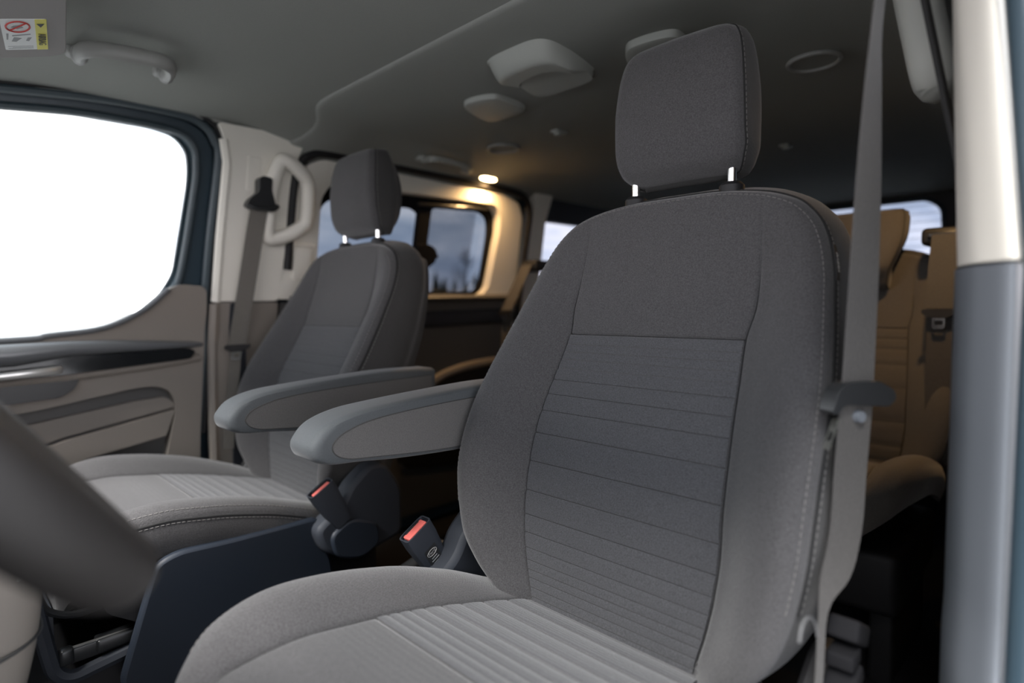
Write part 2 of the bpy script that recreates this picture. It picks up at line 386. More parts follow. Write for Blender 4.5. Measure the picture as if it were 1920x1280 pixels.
# ------------------------------------------------------------------ passenger B-pillar
pil = struct(obj('trim_1', plate(fillet([(-.158, .925), (-.150, 1.10), (-.138, 1.30), (-.150, 1.37), (-.165, 1.398), (.085, 1.400), (.066, 1.352), (.052, 1.30), (.040, 1.10), (.026, .925)], .012, 3), [], wlp(.016), .05, CUTS), CREAM, bevel=.006), 'cream upper trim of the passenger side door pillar', 'pillar trim')
obj('front_roll', tube([wl(-.152, .925, -.008), wl(-.146, 1.10, -.008), wl(-.134, 1.30, -.008), wl(-.145, 1.36, -.008)], .013, 8), CREAM, pil)
obj('adjuster_track', plate(fillet([(-.085, 1.235), (-.045, 1.235), (-.048, 1.325), (-.082, 1.325)], .004, 2), [], wlp(.0175), .004), CREAM, pil, bevel=.0015)
pl2 = struct(obj('trim_2', plate(fillet([(-.172, .20), (-.172, .55), (-.164, .80), (-.158, .922), (.026, .922), (.02, .20)], .01, 3), [], wlp(.014), .05, CUTS), TAUPE, bevel=.006), 'taupe lower trim of the passenger side door pillar', 'pillar trim')
obj('belt_channel', plate(fillet([(-.125, .25), (-.115, .92), (-.07, .92), (-.08, .25)], .006, 2), [], wlp(.019), .006, CUTS), DARK, pl2)
obj('front_roll', tube([wl(-.170, .2, -.006), wl(-.168, .55, -.006), wl(-.160, .80, -.006), wl(-.154, .918, -.006)], .014, 8), TAUPE, pl2)

# pillar grab handle
def pillar_handle(name, side, ybase, x0, label, zs=1.0, zo=0, gr=.021):
    """D-shaped ring handle standing off the pillar"""
    loop = [(.000, 1.108), (-.004, 1.16), (.004, 1.26), (.020, 1.312), (.038, 1.322), (.080, 1.298), (.106, 1.272), (.112, 1.22), (.110, 1.165), (.098, 1.145), (.05, 1.116)]
    root = empty(name, (side*x0, ybase, 1.11), label, 'grab handle')
    zf = lambda z: 1.108+(z-1.108)*zs+zo
    def pt(y, z, off): return Vector((side*(-1)*(xs(zf(z))+off) if side > 0 else xs(zf(z))+off, y+ybase, zf(z)))
    if side > 0: base = lambda y, z, off: Vector((x0-.20*(zf(z)-1.108)-off, y+ybase, zf(z)))
    else: base = lambda y, z, off: Vector((xs(zf(z))+off, y+ybase, zf(z)))
    P = smoothpath([base(y, z, .040 if .02 < y < .09 and 1.14 < z else .034) for y, z in loop], 5, True)
    obj('grip', tube(P, gr, 12, closed=True, flat=1.0), CREAM if side < 0 else VENTG, root)  # driver side grip is greyed: the shade on it is put into the colour
    for y, z in ((.004, 1.125), (.026, 1.312))[0 if side < 0 else 1:]:
        obj('foot', tube([base(y, z, .0), base(y, z, .03)], [.02, .014], 10), CREAM if side < 0 else VENTG, root)
    return root
pillar_handle('grab_handle', -1, -.022, .80, 'cream D-shaped grab handle on the passenger side pillar')
# block and catch under the handle
ptc = struct(obj('trim_3', plate(fillet([(.030, .985), (.034, 1.095), (.135, 1.095), (.125, .985)], .006, 3), [], wlp(.012), .03), CREAM, bevel=.004), 'cream moulding under the passenger pillar handle', 'pillar trim')
obj('moulding_lip', tube([wl(.032, 1.097, -.015), wl(.13, 1.092, -.015)], .006, 8), CREAM, ptc)
obj('moulding_block', plate(fillet([(.026, .93), (.03, .985), (.125, .985), (.12, .93)], .006, 3), [], wlp(.016), .03), CREAM, ptc, bevel=.004)
obj('moulding_pad', plate(fillet([(.062, .99), (.064, 1.085), (.120, 1.085), (.115, .99)], .014, 4), [], wlp(.022), .02), CREAM, ptc, bevel=.008)

# ------------------------------------------------------------------ sliding door with tinted window
SD_OUT = [(.058, .932), (.066, 1.25), (.085, 1.325), (.14, 1.352), (.40, 1.350), (.92, 1.340), (1.01, 1.318), (1.045, 1.26), (1.062, .932)]
SD_HOLE = [(.145, .945), (.145, 1.24), (.175, 1.285), (.40, 1.292), (.88, 1.298), (.915, 1.262), (.925, 1.20), (.905, .975), (.875, .945)]
sd = struct(obj('door_2', plate(fillet(SD_OUT, .02, 4), [fillet(SD_HOLE, .02, 4)], wlp(.010), .06, CUTS), CREAM, bevel=.006), 'cream inner trim of the sliding door around the tinted window', 'door')
FRO = [(.12, .92), (.12, 1.32), (.96, 1.33), (.96, .92)]
F1 = fillet([(.165, .958), (.165, 1.215), (.19, 1.245), (.51, 1.252), (.545, 1.235), (.550, .958)], .025, 4)
F2 = fillet([(.600, .958), (.600, 1.262), (.83, 1.272), (.88, 1.25), (.893, 1.19), (.885, .99), (.855, .958)], .025, 4)
obj('window_frame', plate(FRO, [F1, F2], wlp(-.030), .012), FRM, sd, bevel=.003)
obj('window_pane', plate([(.15, .94), (.58, .94), (.58, 1.28), (.15, 1.28)], [], wlp(-.044), .003), TINT, sd, smooth=False)
obj('window_pane', plate([(.58, .94), (.91, .94), (.91, 1.29), (.58, 1.29)], [], wlp(-.046), .003), TINT, sd, smooth=False)
obj('sliding_pane', plate([(.57, .95), (.812, .95), (.826, 1.275), (.57, 1.275)], [], wlp(-.036), .003), TINT2, sd, smooth=False)
dv = obj('window_divider', plate(fillet([(.530, .945), (.535, 1.27), (.590, 1.27), (.582, .945)], .006, 3), [], wlp(-.014), .02), FRM, sd, bevel=.003)
kn = []
for i in range(24):
    a = 2*math.pi*i/24; rr = .043*(1+.06*math.sin(3*a+.6)); kn.append((.566+rr*1.15*math.cos(a), 1.084+rr*1.05*math.sin(a)))
nose = [i for i in range(24) if abs(2*math.pi*i/24-0) < .01]
kn[0] = (kn[0][0]+.010, kn[0][1]); kn[22] = (kn[22][0]+.006, kn[22][1])
obj('latch_knob', plate(kn, [], wlp(.012), .026), FRM, sd, bevel=.004, label='rounded black latch of the sliding window')
obj('latch_track', tube([wl(.52, 1.264, .005), wl(.86, 1.282, .005)], .006, 8), SATIN, sd)
obj('sill', ledge([(.06, .928, 1), (.5, .930, 1), (.9, .934, 1), (1.05, .936, 1)], .050, .012), GREYT, sd)
lower = struct(obj('door_3', plate(fillet([(.03, .12), (.035, .92), (1.07, .925), (1.07, .12)], .01, 2), [], wlp(.004), .03, CUTS), GREYT), 'dark lower panel of the sliding door', 'door panel')
obj('panel_fold', ledge([(.05, .845, .7), (.5, .850, .7), (1.05, .858, .7)], .045, .045), DARK, lower)
obj('panel_arch', tube(smoothpath([wl(.40, .40, -.012), wl(.48, .50, -.012), wl(.56, .574, -.014), wl(.65, .627, -.016), wl(.75, .652, -.016), wl(.86, .664, -.014), wl(1.0, .668, -.010)], 6), .017, 8, flat=.8), TAUPE, lower)
obj('panel_recess', plate(smooth2([(.50, .47), (.57, .555), (.66, .605), (.76, .632), (.9, .645), (1.05, .648), (1.05, .3), (.5, .3)], 4), [], wlp(.008), .01), BLACK, lower)
# black rubber around the sliding door opening
sl = struct(obj('trim_4', tube([wl(p.x, p.y, -.016) for p in smoothpath([(a, b, 0) for a, b in [(.048, 1.02), (.052, 1.25), (.068, 1.325), (.10, 1.355), (.16, 1.368), (.40, 1.367), (.74, 1.362), (.96, 1.357), (1.04, 1.338), (1.075, 1.29), (1.082, 1.2), (1.088, .93), (1.092, .6)]], 6)], .0125, 10), BLACK), 'black rubber seal round the sliding door opening', 'seal')
# rear pillar and quarter panel
cp = struct(obj('trim_5', plate(fillet([(1.095, .20), (1.10, 1.30), (1.09, 1.375), (1.205, 1.375), (1.182, 1.26), (1.20, .97), (1.20, .20)], .012, 3), [], wlp(.018), .05, CUTS), CREAM, bevel=.006), 'cream pillar trim behind the sliding door', 'pillar trim')
QH = fillet([(1.205, .99), (1.186, 1.265), (1.95, 1.265), (1.95, .99)], .04, 5)
wleft = struct(obj('wall_left', plate([(1.15, .06), (1.15, 1.40), (2.42, 1.40), (2.42, .06)], [QH], wlp(.004), .04, CUTS), BLACK), 'dark rear side panel on the passenger side', 'wall')
struct(obj('window_1', plate(QH, [], wlp(-.012), .004), TINTB, smooth=False), 'tinted rear quarter window on the passenger side', 'window')

SK = lambda P, k: [(a, b) for a, b in P]
struct(obj('wall_outer', plate([(-1.3, -.05), (-1.3, 1.46), (2.45, 1.46), (2.45, -.05)], [fillet([(y-(.012 if y > -.3 else 0), z+(.0)) for y, z in WIN], .02, 3), fillet([(a-.01 if a < .5 else a+.08, b) for a, b in SD_HOLE], .02, 4), fillet([(1.22, .98), (1.20, 1.275), (2.05, 1.275), (2.05, .98)], .04, 5)], lambda y, z, d: wl(y, z, d+.062), .012, CUTS), FRAME), 'outer body side of the van beyond the passenger trims', 'body panel')
# ------------------------------------------------------------------ driver side
def wr(y, z, d=0): return Vector((.895+d-(.20*(z-.95) if z > .95 else 0), y, z))
wright = struct(obj('wall_right', plate([(.06, .06), (.06, 1.40), (2.42, 1.40), (2.42, .06)], [fillet([(.30, .98), (.30, 1.27), (1.0, 1.27), (1.0, .98)], .04, 4), fillet([(1.25, .98), (1.25, 1.27), (1.95, 1.27), (1.95, .98)], .04, 4)], lambda y, z, d: wr(y, z, d), .04, [.95]), DARK), 'dark side wall behind the driver', 'wall')
for k, (a, b) in enumerate(((.30, 1.0), (1.25, 1.95))):
    struct(obj('window_%d' % (k+2), plate(fillet([(a, .98), (a, 1.27), (b, 1.27), (b, .98)], .04, 4), [], lambda y, z, d: wr(y, z, d+.015), .004), TINTD, smooth=False), 'tinted side window %s' % ('behind the driver' if k == 0 else 'beside the rear row'), 'window')
# driver pillar: lofted section from rear inner edge to the door flange
def pillar_loft(z0, z1, grow=0.0, n=24):
    sec = [(.905, .075), (.868, .055), (.845, .030), (.838, -.005), (.845, -.050), (.860, -.090), (.878, -.118), (.889, -.133), (.896, -.137), (.899, -.125), (.900, -.06), (.902, .06)]
    ssm = smoothpath([(a, b, 0) for a, b in sec], 4)
    def fn(u, v):
        p = ssm[int(round(u*(len(ssm)-1)))]; z = z0+(z1-z0)*v
        dx = -.055*max(0, z-.93)+.006*sst(-.03, .02, p.y)
        return Vector((p.x+dx-grow-(.003+.05*max(0, z-.93))*sst(-.05, -.12, p.y), p.y+.10*max(0, z-.93)-.01*(z < .6), z))
    g_ = grid(fn, len(ssm)-1, n); m = len(ssm)
    g_[1].append(tuple(range(m))); g_[1].append(tuple(n*m+i for i in range(m)))
    return g_
struct(obj('trim_6', pillar_loft(.938, 1.44), CREAM), 'pale upper trim of the driver side door pillar', 'pillar trim')
t7 = struct(obj('trim_7', pillar_loft(.06, .935, .002), SLATE), 'slate grey lower trim of the driver side door pillar', 'pillar trim')
struct(obj('trim_8', tube([(.907, -.142, .3), (.9075, -.140, .6), (.908, -.138, .75), (.9085, -.138, .93), (.884, -.114, 1.2), (.858, -.09, 1.44)], .0125, 12), FRAME), 'blue-grey door seal beside the driver pillar', 'seal')
pillar_handle('grab_handle', 1, .150, .838, 'shade-toned grab handle behind the driver side pillar', 1.35, .075, .026)
# rear wall / tailgate
TG = fillet([(-.50, .99), (-.48, 1.30), (-.42, 1.343), (.42, 1.343), (.475, 1.30), (.495, .99)], .03, 5)
tgp = struct(obj('wall_back', plate([(-.9, .06), (-.9, 1.45), (.9, 1.45), (.9, .06)], [TG], lambda a, b, d: Vector((a, 2.40+d, b)), .05), BLACK, bevel=.006), 'dark tailgate panel around the rear window', 'wall')
tw = struct(obj('window_4', plate(TG, [], lambda a, b, d: Vector((a, 2.43+d, b)), .004), TINTB, smooth=False), 'rear window with fine heating wires', 'window')
for k in range(9):
    z = 1.03+.036*k; obj('heating_wire', tube([(-.47, 2.424, z), (.475, 2.424, z)], .0011, 5), INK, tw)
obj('window_seal', tube([Vector((a, 2.398, b)) for a, b in TG], .010, 8, closed=True), RUBBER, tgp)

# front of the cab: dashboard, bulkhead (mostly out of the picture)
dash = empty('dashboard', (0, -1.2, .06), 'dark dashboard ahead of the front seats with a taupe lower console', 'dashboard')
def dashf(u, v):
    prof = [(-1.02, .10), (-.98, .40), (-.90, .62), (-.86, .80), (-.88, .88), (-.96, .925), (-1.15, .93), (-1.45, .93), (-1.45, .10)]
    k = u*(len(prof)-1); i = min(int(k), len(prof)-2); t = k-i
    return Vector((-.86+1.72*v, prof[i][0]*(1-t)+prof[i+1][0]*t, prof[i][1]*(1-t)+prof[i+1][1]*t))
obj('dash_body', grid(dashf, 16, 12), DARK, dash)
struct(obj('wall_front', plate([(-.95, .06), (.95, .06), (.95, .80), (-.95, .80)], [], lambda a, b, d: Vector((a, -1.46-d, b)), .03), DARK), 'bulkhead below the windscreen', 'wall')
def bon(u, v):
    return Vector((-.85+1.7*u, -1.48-.75*v, .90-.10*v-.05*v*v-.05*abs(2*u-1)**3))
struct(obj('bounce_bonnet', grid(bon, 20, 10), BOUNCE), 'unseen pale van front, added to bounce light onto the ceiling', 'bounce_bonnet')  # out of view, added to bounce daylight up to the front headliner
# console corner
def conf(u, v):
    prof = [(.40, -.70), (.45, -.684), (.52, -.668), (.585, -.662), (.625, -.672), (.645, -.70), (.65, -.74), (.65, -.85)]
    pr = smoothpath([(a, b, 0) for a, b in prof], 4); p = pr[int(round(u*(len(pr)-1)))]
    a = math.pi*(v*1.0); hw = .10
    x = -.032-hw*math.copysign(abs(math.cos(a))**.5, math.cos(a))
    y = p.y-.10*(1-math.sin(a)**.5)
    return Vector((x, y, p.x))
gs = conf
con = obj('console_corner', grid(conf, 28, 20), CONSOLE, dash)
obj('console_lever', tube(smoothpath([(.060, -.69, .606), (.035, -.668, .600), (.0, -.655, .596), (-.04, -.654, .594)], 5), .012, 10, flat=.6), SILVER, con)
obj('console_seam', tube(smoothpath([(.082, -.73, .512), (.06, -.69, .515), (.02, -.668, .517), (-.06, -.668, .517)], 5), .002, 6), INK, con)

# ------------------------------------------------------------------ steering wheel
def steering(c, R, al, rr):
    root = empty('steering_wheel', c, 'dark leather steering wheel in the near foreground', 'steering wheel')
    c = Vector(c); ex = Vector((1, 0, 0)); ed = Vector((0, math.sin(al), -math.cos(al))); en = Vector((0, math.cos(al), math.sin(al)))
    P = [c+ex*R*math.sin(a)+ed*R*math.cos(a) for a in [2*math.pi*k/64 for k in range(64)]]
    obj('rim', tube(P, rr, 16, closed=True), LEATHER, root)
    hub = []
    for k in range(28):
        a = 2*math.pi*k/28; hub.append((.075*math.copysign(abs(math.sin(a))**.7, math.sin(a)), .07*math.copysign(abs(math.cos(a))**.7, math.cos(a))))
    obj('hub', plate(hub, [], lambda a, b, d: c+ex*a+ed*b-en*(d+.0), .06), DARK, root, bevel=.012)
    for sx_ in (-1, 1):
        obj('spoke', tube([c+ex*sx_*.06-en*.02, c+ex*sx_*.12-en*.015, c+ex*sx_*(R-.005)], [.02, .016, .014], 10, flat=.6), DARK, root)
    obj('spoke', tube([c+ed*.05-en*.02, c+ed*.12-en*.015, c+ed*(R-.005)], [.022, .018, .015], 10, flat=.6), SATIN, root)
    obj('column', tube([c-en*.05, c-en*.30], [.04, .05], 14), DARK, root)
    return root
steering((.462, -.783, .897), .187, math.radians(35), .0215)

# ------------------------------------------------------------------ front seats
ZT = 1.068; ZB = .425
YP = pch([1.07, 1.0, .95, .9, .855, .8, .75, .7, .65, .6, .55, .5, .46, .42], [.064, .05, .037, .019, 0, -.028, -.055, -.076, -.090, -.098, -.105, -.110, -.113, -.112])
BW = pch([1.07, 1.0, .95, .9, .855, .8, .75, .7, .65, .6, .55, .5, .46, .42], [.142, .146, .150, .152, .146, .150, .154, .157, .158, .159, .155, .146, .136, .13])
SW = pch([1.068, 1.064, 1.055, 1.035, 1.0, .95, .9, .85, .8, .75, .7, .65, .6, .55, .5, .46, .42], [.070, .105, .150, .193, .222, .240, .250, .259, .266, .270, .271, .270, .264, .252, .228, .19, .15])
BH = pch([1.07, 1.0, .95, .9, .85, .75, .65, .55, .5, .42], [.0, .012, .024, .036, .046, .058, .063, .058, .046, .02])
def roll(d, r):
    if d >= r: return 0
    d = max(d, 0); return r-math.sqrt(max(0, r*r-(r-d)**2))
def back_front(x, z):
    w = SW(z); b = BW(z); ax = abs(x); y = YP(z)
    span = max(w-b, .02)
    if ax > b:
        t = min(1, (ax-b)/span); y -= BH(z)*math.sin(min(1, t/.82)*math.pi/2)**1.25
    y += .6*roll(w-ax, .030)+roll(ZT-z, .016)
    # seam groove beside the centre panel
    if z < 1.05: y += .0045*math.exp(-((ax-b)/.0022)**2)*(.35+.65*sst(1.02, .88, z))*sst(1.05, 1.03, z)
    if ax < b: y += .004*math.exp(-((z-.855)/.0022)**2)
    return y
BL = [.855, .840, .828, .816, .802, .784, .762, .737, .703, .660, .615, .578, .551, .528, .510, .496, .484, .470, .456, .442]
def zrow(t): return ZB+(ZT-ZB)*(1-(1-t)**1.35)
def backrest(parent, M, seams=True, hi=True, fabs=None, dy=0, zfun=None):
    """M maps local (x,y,z) -> world"""
    fa, fi, fs = fabs or (FAB, FAB2, FABS)
    nb_, npn = (22, 26) if hi else (10, 12)
    g0 = [-.0055, -.0028, -.0012, 0, .0012, .0028, .0055]
    def beff(z): return min(BW(z), .70*SW(z))
    def xrow(z):
        w = SW(z); b = beff(z); r_ = [b+o for o in g0]
        right = [r_[0]*k/npn for k in range(npn)]+r_+[r_[-1]+(w-r_[-1])*(1-(1-k/nb_)**1.5) for k in range(1, nb_+1)]
        return [-x for x in right[::-1]]+right[1:]
    zr = [zrow(t/(96 if hi else 50)) for t in range((96 if hi else 50)+1)]
    zr = sorted([z for z in zr if abs(z-.855) > .0045]+[.851, .8535, .855, .8565, .859])
    NX, NZ = len(xrow(.8))-1, len(zr)-1
    def front(u, v):
        z = zrow(v); x = SW(z)*(2*u-1); return Vector((x, back_front(x, z), z))
    V = []; F = []
    for z in zr:
        for x in xrow(z): V.append((x, back_front(x, z), z))
    for j in range(NZ):
        for i in range(NX):
            q = j*(NX+1)+i; F.append((q, q+1, q+NX+2, q+NX+1))
    loop = [j*(NX+1)+NX for j in range(NZ+1)]+[NZ*(NX+1)+i for i in range(NX-1, -1, -1)]+[j*(NX+1) for j in range(NZ-1, -1, -1)]
    loop += list(range(1, NX))
    # side band with a slight bulge, then the back
    def band(p, t):
        z = p.z; th = .13+.02*sst(1.0, .7, z); y0 = p.y; y1 = YP(z)+th
        cx_ = 1-.10*sst(.5, 1, t)*1.0; bul = .010*math.sin(math.pi*min(1, t*1.2))
        sgn = 1 if p.x > 0 else -1
        top = sst(ZT-.05, ZT, z)
        nx = p.x*(1-.16*sst(.55, 1, t))+sgn*bul*(1-top)*(abs(p.x)/max(SW(z), 1e-4))
        nz_ = z+top*(.012*math.sin(math.pi*t))-.03*sst(.6, 1, t)*top
        return Vector((nx, y0+(y1-y0)*t, nz_))
    rings = [loop]; nb = 10
    base = [Vector(V[i]) for i in loop]
    for k in range(1, nb+1):
        st = len(V); V += [tuple(band(p, k/nb)) for p in base]; rings.append(list(range(st, st+len(loop))))
    n = len(loop); nF = len(F)
    for a, b in zip(rings[:-1], rings[1:]):
        for i in range(n): F.append((a[i], a[(i+1) % n], b[(i+1) % n], b[i]))
    F.append(tuple(rings[-1]))
    body = obj('backrest', ([M(Vector(p)) for p in V], F), fa, parent)
    if fs is not fa:
        body.data.materials.append(fs)
        for i, p in enumerate(body.data.polygons):
            if i >= nF: p.material_index = 1
    # perimeter edge: piping and two rows of stitching
    per = [front(1, j/160) for j in range(30, 161)]+[front(1-i/40, 1) for i in range(1, 41)]+[front(0, 1-j/160) for j in range(1, 131)]
    def off(p, a):
        c = Vector((0, p.y, .80)); d = (c-p); d.y = 0; d.normalize()
        q = p+d*a
        return q
    inn = []
    for p in per:
        q = off(p, .007); inn.append(Vector((q.x, back_front(q.x, q.z)-.0006, q.z)))
    out = [band(p, .055)+Vector(((.0006 if p.x > 0 else -.0006), 0, .0008 if p.z > 1.05 else 0)) for p in per]
    mid = [band(p, .018)+Vector(((.0004 if p.x > 0 else -.0004), 0, .0004)) for p in per]
    if seams:
        obj('piping', tube([M(p) for p in mid], .0019, 6), PIPE, body)
        obj('stitching', dashes([M(p) for p in inn], .0007), THREAD, body)
        obj('stitching', dashes([M(p) for p in out], .0007), THREAD, body)
    for sg in (-1, 1):
        obj('panel_seam', tube([M(Vector((sg*BW(z), YP(z)+.0042, z))) for z in np.linspace(.46, 1.045, 60)], .0011, 5), PIPE, body)
    obj('panel_seam', tube([M(Vector((x, YP(.855)+.0036, .855))) for x in np.linspace(-.145, .145, 12)], .0011, 5), PIPE, body)
    # quilted channels of the centre panel
    L = BL if hi else BL[::2]; sl_ = []
    for z1, z0 in zip(L[:-1], L[1:]):
        h = z1-z0
        def ch(u, v, z0=z0, h=h):
            v = .5-.5*math.cos(math.pi*v); z = z0+h*v; b = BW(z)-.0016; x = b*(2*u-1)
            bul = .0030*(max(0, math.sin(math.pi*v))**.2)*min(1, h/.03)**.5
            return Vector((x, YP(z)+.0025-bul-.0012, z))
        if z0 < .80 or not hi: sl_.append(tube([M(Vector((BW(z0)*t, YP(z0)+.0006, z0))) for t in np.linspace(-.985, .985, 10)], .00078, 5))
        obj('channel', xf(grid(ch, 22 if hi else 8, 10 if hi else 5), M), fi, body)
    obj('quilting_thread', merge(*sl_), PIPE, body)
    return body, band, front
# cushion
ZP = pch([-.02, -.06, -.1, -.2, -.3, -.4, -.48, -.54, -.58, -.605, -.615], [.425, .436, .446, .472, .498, .518, .528, .524, .506, .480, .455])
CW = pch([-.02, -.06, -.1, -.15, -.2, -.3, -.4, -.47, -.52, -.56, -.59, -.615], [.19, .22, .243, .258, .267, .272, .272, .267, .257, .240, .215, .17])
CB = pch([-.02, -.1, -.2, -.3, -.4, -.5, -.6, -.68], [.135, .142, .158, .166, .170, .174, .176, .17])
CH = pch([-.02, -.1, -.2, -.3, -.4, -.5, -.6, -.68], [.0, .006, .024, .034, .037, .034, .018, .0])
CL = [-.368, -.352, -.336, -.318, -.296, -.268, -.234, -.196, -.152, -.118]
def cush_top(x, y):
    w = CW(y); b = CB(y); ax = abs(x); z = ZP(y)
    if ax > b: t = min(1, (ax-b)/max(.02, w-b)); z += CH(y)*math.sin(min(1, t*1.45)*math.pi/2)
    z -= .75*roll(w-ax, .034)
    z -= .0045*math.exp(-((ax-b)/.0022)**2)
    if ax < b: z -= .003*math.exp(-((y+.368)/.0022)**2)
    return z
def cushion(parent, M, seams=True, hi=True, fabs=None, yfront=-.615, skirt=.385):
    fa, fi, fs = fabs or (FAB, FAB2, FABS)
    nb_, npn = (18, 20) if hi else (9, 9); NY = 90 if hi else 40
    g0 = [-.0055, -.0028, -.0012, 0, .0012, .0028, .0055]
    def xrow(y):
        w = CW(y); b = min(CB(y), .72*w); r_ = [b+o for o in g0]
        right = [r_[0]*k/npn for k in range(npn)]+r_+[r_[-1]+(w-r_[-1])*(1-(1-k/nb_)**1.5) for k in range(1, nb_+1)]
        return [-x for x in right[::-1]]+right[1:]
    yr = sorted([y for y in [-.02+(yfront+.02)*t/NY for t in range(NY+1)] if abs(y+.368) > .004]+[-.372, -.3695, -.368, -.3665, -.364], reverse=True)
    NX, NY = len(xrow(-.3))-1, len(yr)-1
    def top(u, v):
        y = -.02+(yfront+.02)*v; x = CW(y)*(2*u-1); return Vector((x, y, cush_top(x, y)))
    V = []; F = []
    for y in yr:
        for x in xrow(y): V.append((x, y, cush_top(x, y)))
    for j in range(NY):
        for i in range(NX):
            q = j*(NX+1)+i; F.append((q, q+1, q+NX+2, q+NX+1))
    loop = [j*(NX+1)+NX for j in range(NY+1)]+[NY*(NX+1)+i for i in range(NX-1, -1, -1)]+[j*(NX+1) for j in range(NY-1, -1, -1)]+list(range(1, NX))
    base = [Vector(V[i]) for i in loop]; rings = [loop]; nb = 8
    def band(p, t):
        z1 = max(skirt, p.z-.066); s = 1 if p.x > 0 else -1
        return Vector((p.x*(1+.02*math.sin(math.pi*t)-.03*t), p.y*(1-.0*t), p.z+(z1-p.z)*t))
    for k in range(1, nb+1):
        st = len(V); V += [tuple(band(p, k/nb)) for p in base]; rings.append(list(range(st, st+len(loop))))
    n = len(loop)
    for a, b in zip(rings[:-1], rings[1:]):
        for i in range(n): F.append((a[i], a[(i+1) % n], b[(i+1) % n], b[i]))
    F.append(tuple(rings[-1]))
    body = obj('seat_cushion', ([M(Vector(p)) for p in V], F), fa, parent)
    if seams:
        for sgn in (1, 0):
            per = [top(sgn, j/120) for j in range(16, 112)]
            s = 1 if sgn else -1
            inn = [Vector((p.x-s*.006, p.y, cush_top(p.x-s*.006, p.y)+.0006)) for p in per]
            out = [band(p, .10)+Vector((s*.0008, 0, 0)) for p in per]
            obj('stitching', dashes([M(p) for p in inn], .0008), THREAD, body); obj('stitching', dashes([M(p) for p in out], .0008), THREAD, body)
            obj('piping', tube([M(band(p, .03)+Vector((s*.0004, 0, 0))) for p in per], .0018, 6), PIPE, body)
    for sg in (-1, 1):
        obj('panel_seam', tube([M(Vector((sg*CB(y), y, ZP(y)-.0042))) for y in np.linspace(-.56, -.06, 50)], .0011, 5), PIPE, body)
    sl_ = []
    for y0, y1 in zip(CL[:-1], CL[1:]):
        h = y1-y0
        def ch(u, v, y0=y0, h=h):
            v = .5-.5*math.cos(math.pi*v); y = y0+h*v; b = CB(y)-.0016; x = b*(2*u-1)
            return Vector((x, y, ZP(y)-.0022+.0030*max(0, math.sin(math.pi*v))**.2))
        sl_.append(tube([M(Vector((CB(y0)*t, y0, ZP(y0)-.0006))) for t in np.linspace(-.985, .985, 10)], .0007, 5))
        obj('channel', xf(grid(ch, 18 if hi else 8, 10), M), fi, body)
    obj('quilting_thread', merge(*sl_), FABS, body)
    return body
# headrest
def headrest(parent, M, hi=True, fabs=None):
    fa, fi, fs = fabs or (FAB, FAB2, FABS)
    z0, z1 = 1.096, 1.312
    HW = pch([1.096, 1.10, 1.115, 1.14, 1.20, 1.25, 1.28, 1.30, 1.309, 1.312], [.078, .090, .102, .108, .107, .103, .098, .090, .079, .062])
    HY = pch([1.096, 1.12, 1.16, 1.2, 1.25, 1.29, 1.312], [.088, .066, .056, .055, .060, .069, .080])
    NX, NZ = (40, 48)
    def front(u, v):
        z = z0+(z1-z0)*(.5-.5*math.cos(math.pi*v)); w = HW(z); x = w*(2*u-1)
        y = HY(z)+.010*(x/.1)**2+.7*roll(w-abs(x), .016)+roll(z1-z, .012)+roll(z-z0, .016)
        return Vector((x, y, z))
    V, F = grid(front, NX, NZ)
    loop = [j*(NX+1)+NX for j in range(NZ+1)]+[NZ*(NX+1)+i for i in range(NX-1, -1, -1)]+[j*(NX+1) for j in range(NZ-1, -1, -1)]+list(range(1, NX))
    def band(p, t):
        zt = (p.z-z0)/(z1-z0); y1 = .150+.02*math.sin(math.pi*zt); c = Vector((0, 0, 1.2))
        k = 1+.035*math.sin(math.pi*min(1, t*1.1))-.14*sst(.6, 1, t)
        return Vector((p.x*k, p.y+(y1-p.y)*t, c.z+(p.z-c.z)*(k if t < .6 else k)))
    base = [Vector(V[i]) for i in loop]; rings = [loop]; nb = 8; nF = len(F)
    for k in range(1, nb+1):
        st = len(V); V += [tuple(band(p, k/nb)) for p in base]; rings.append(list(range(st, st+len(loop))))
    n = len(loop)
    for a, b in zip(rings[:-1], rings[1:]):
        for i in range(n): F.append((a[i], a[(i+1) % n], b[(i+1) % n], b[i]))
    F.append(tuple(rings[-1]))
    body = obj('headrest', ([M(Vector(p)) for p in V], F), fa, parent)
    body.data.materials.append(fs)
    for i, p in enumerate(body.data.polygons):
        if i >= nF: p.material_index = 1
    per = [front(1, j/60) for j in range(2, 61)]+[front(1-i/30, 1) for i in range(1, 31)]+[front(0, 1-j/60) for j in range(1, 59)]
    inn = []
    for p in per:
        d = Vector((0, p.y, 1.2))-p; d.y = 0; d.normalize(); q = p+d*.006; inn.append(Vector((q.x, q.y-.0045, q.z)))
    obj('stitching', dashes([M(p) for p in inn], .0006), THREAD, body)
    obj('stitching', dashes([M(band(p, .07)+Vector((.0006 if p.x > 0 else -.0006, 0, .0005))) for p in per], .0006), THREAD, body)
    obj('piping', tube([M(band(p, .02)) for p in per], .0014, 6), PIPE, body)
    for s in (-1, 1):
        x = s*.082
        obj('headrest_post', tube([M(Vector((x, .100, 1.03))), M(Vector((x, .100, 1.125)))], .0068, 14), CHROME, parent, label='chrome headrest post')
        obj('post_sleeve', tube([M(Vector((x, .100, 1.040))), M(Vector((x, .100, 1.077))), M(Vector((x, .100, 1.082)))], [.018, .018, .013], 14), BLACK, parent)
    return body
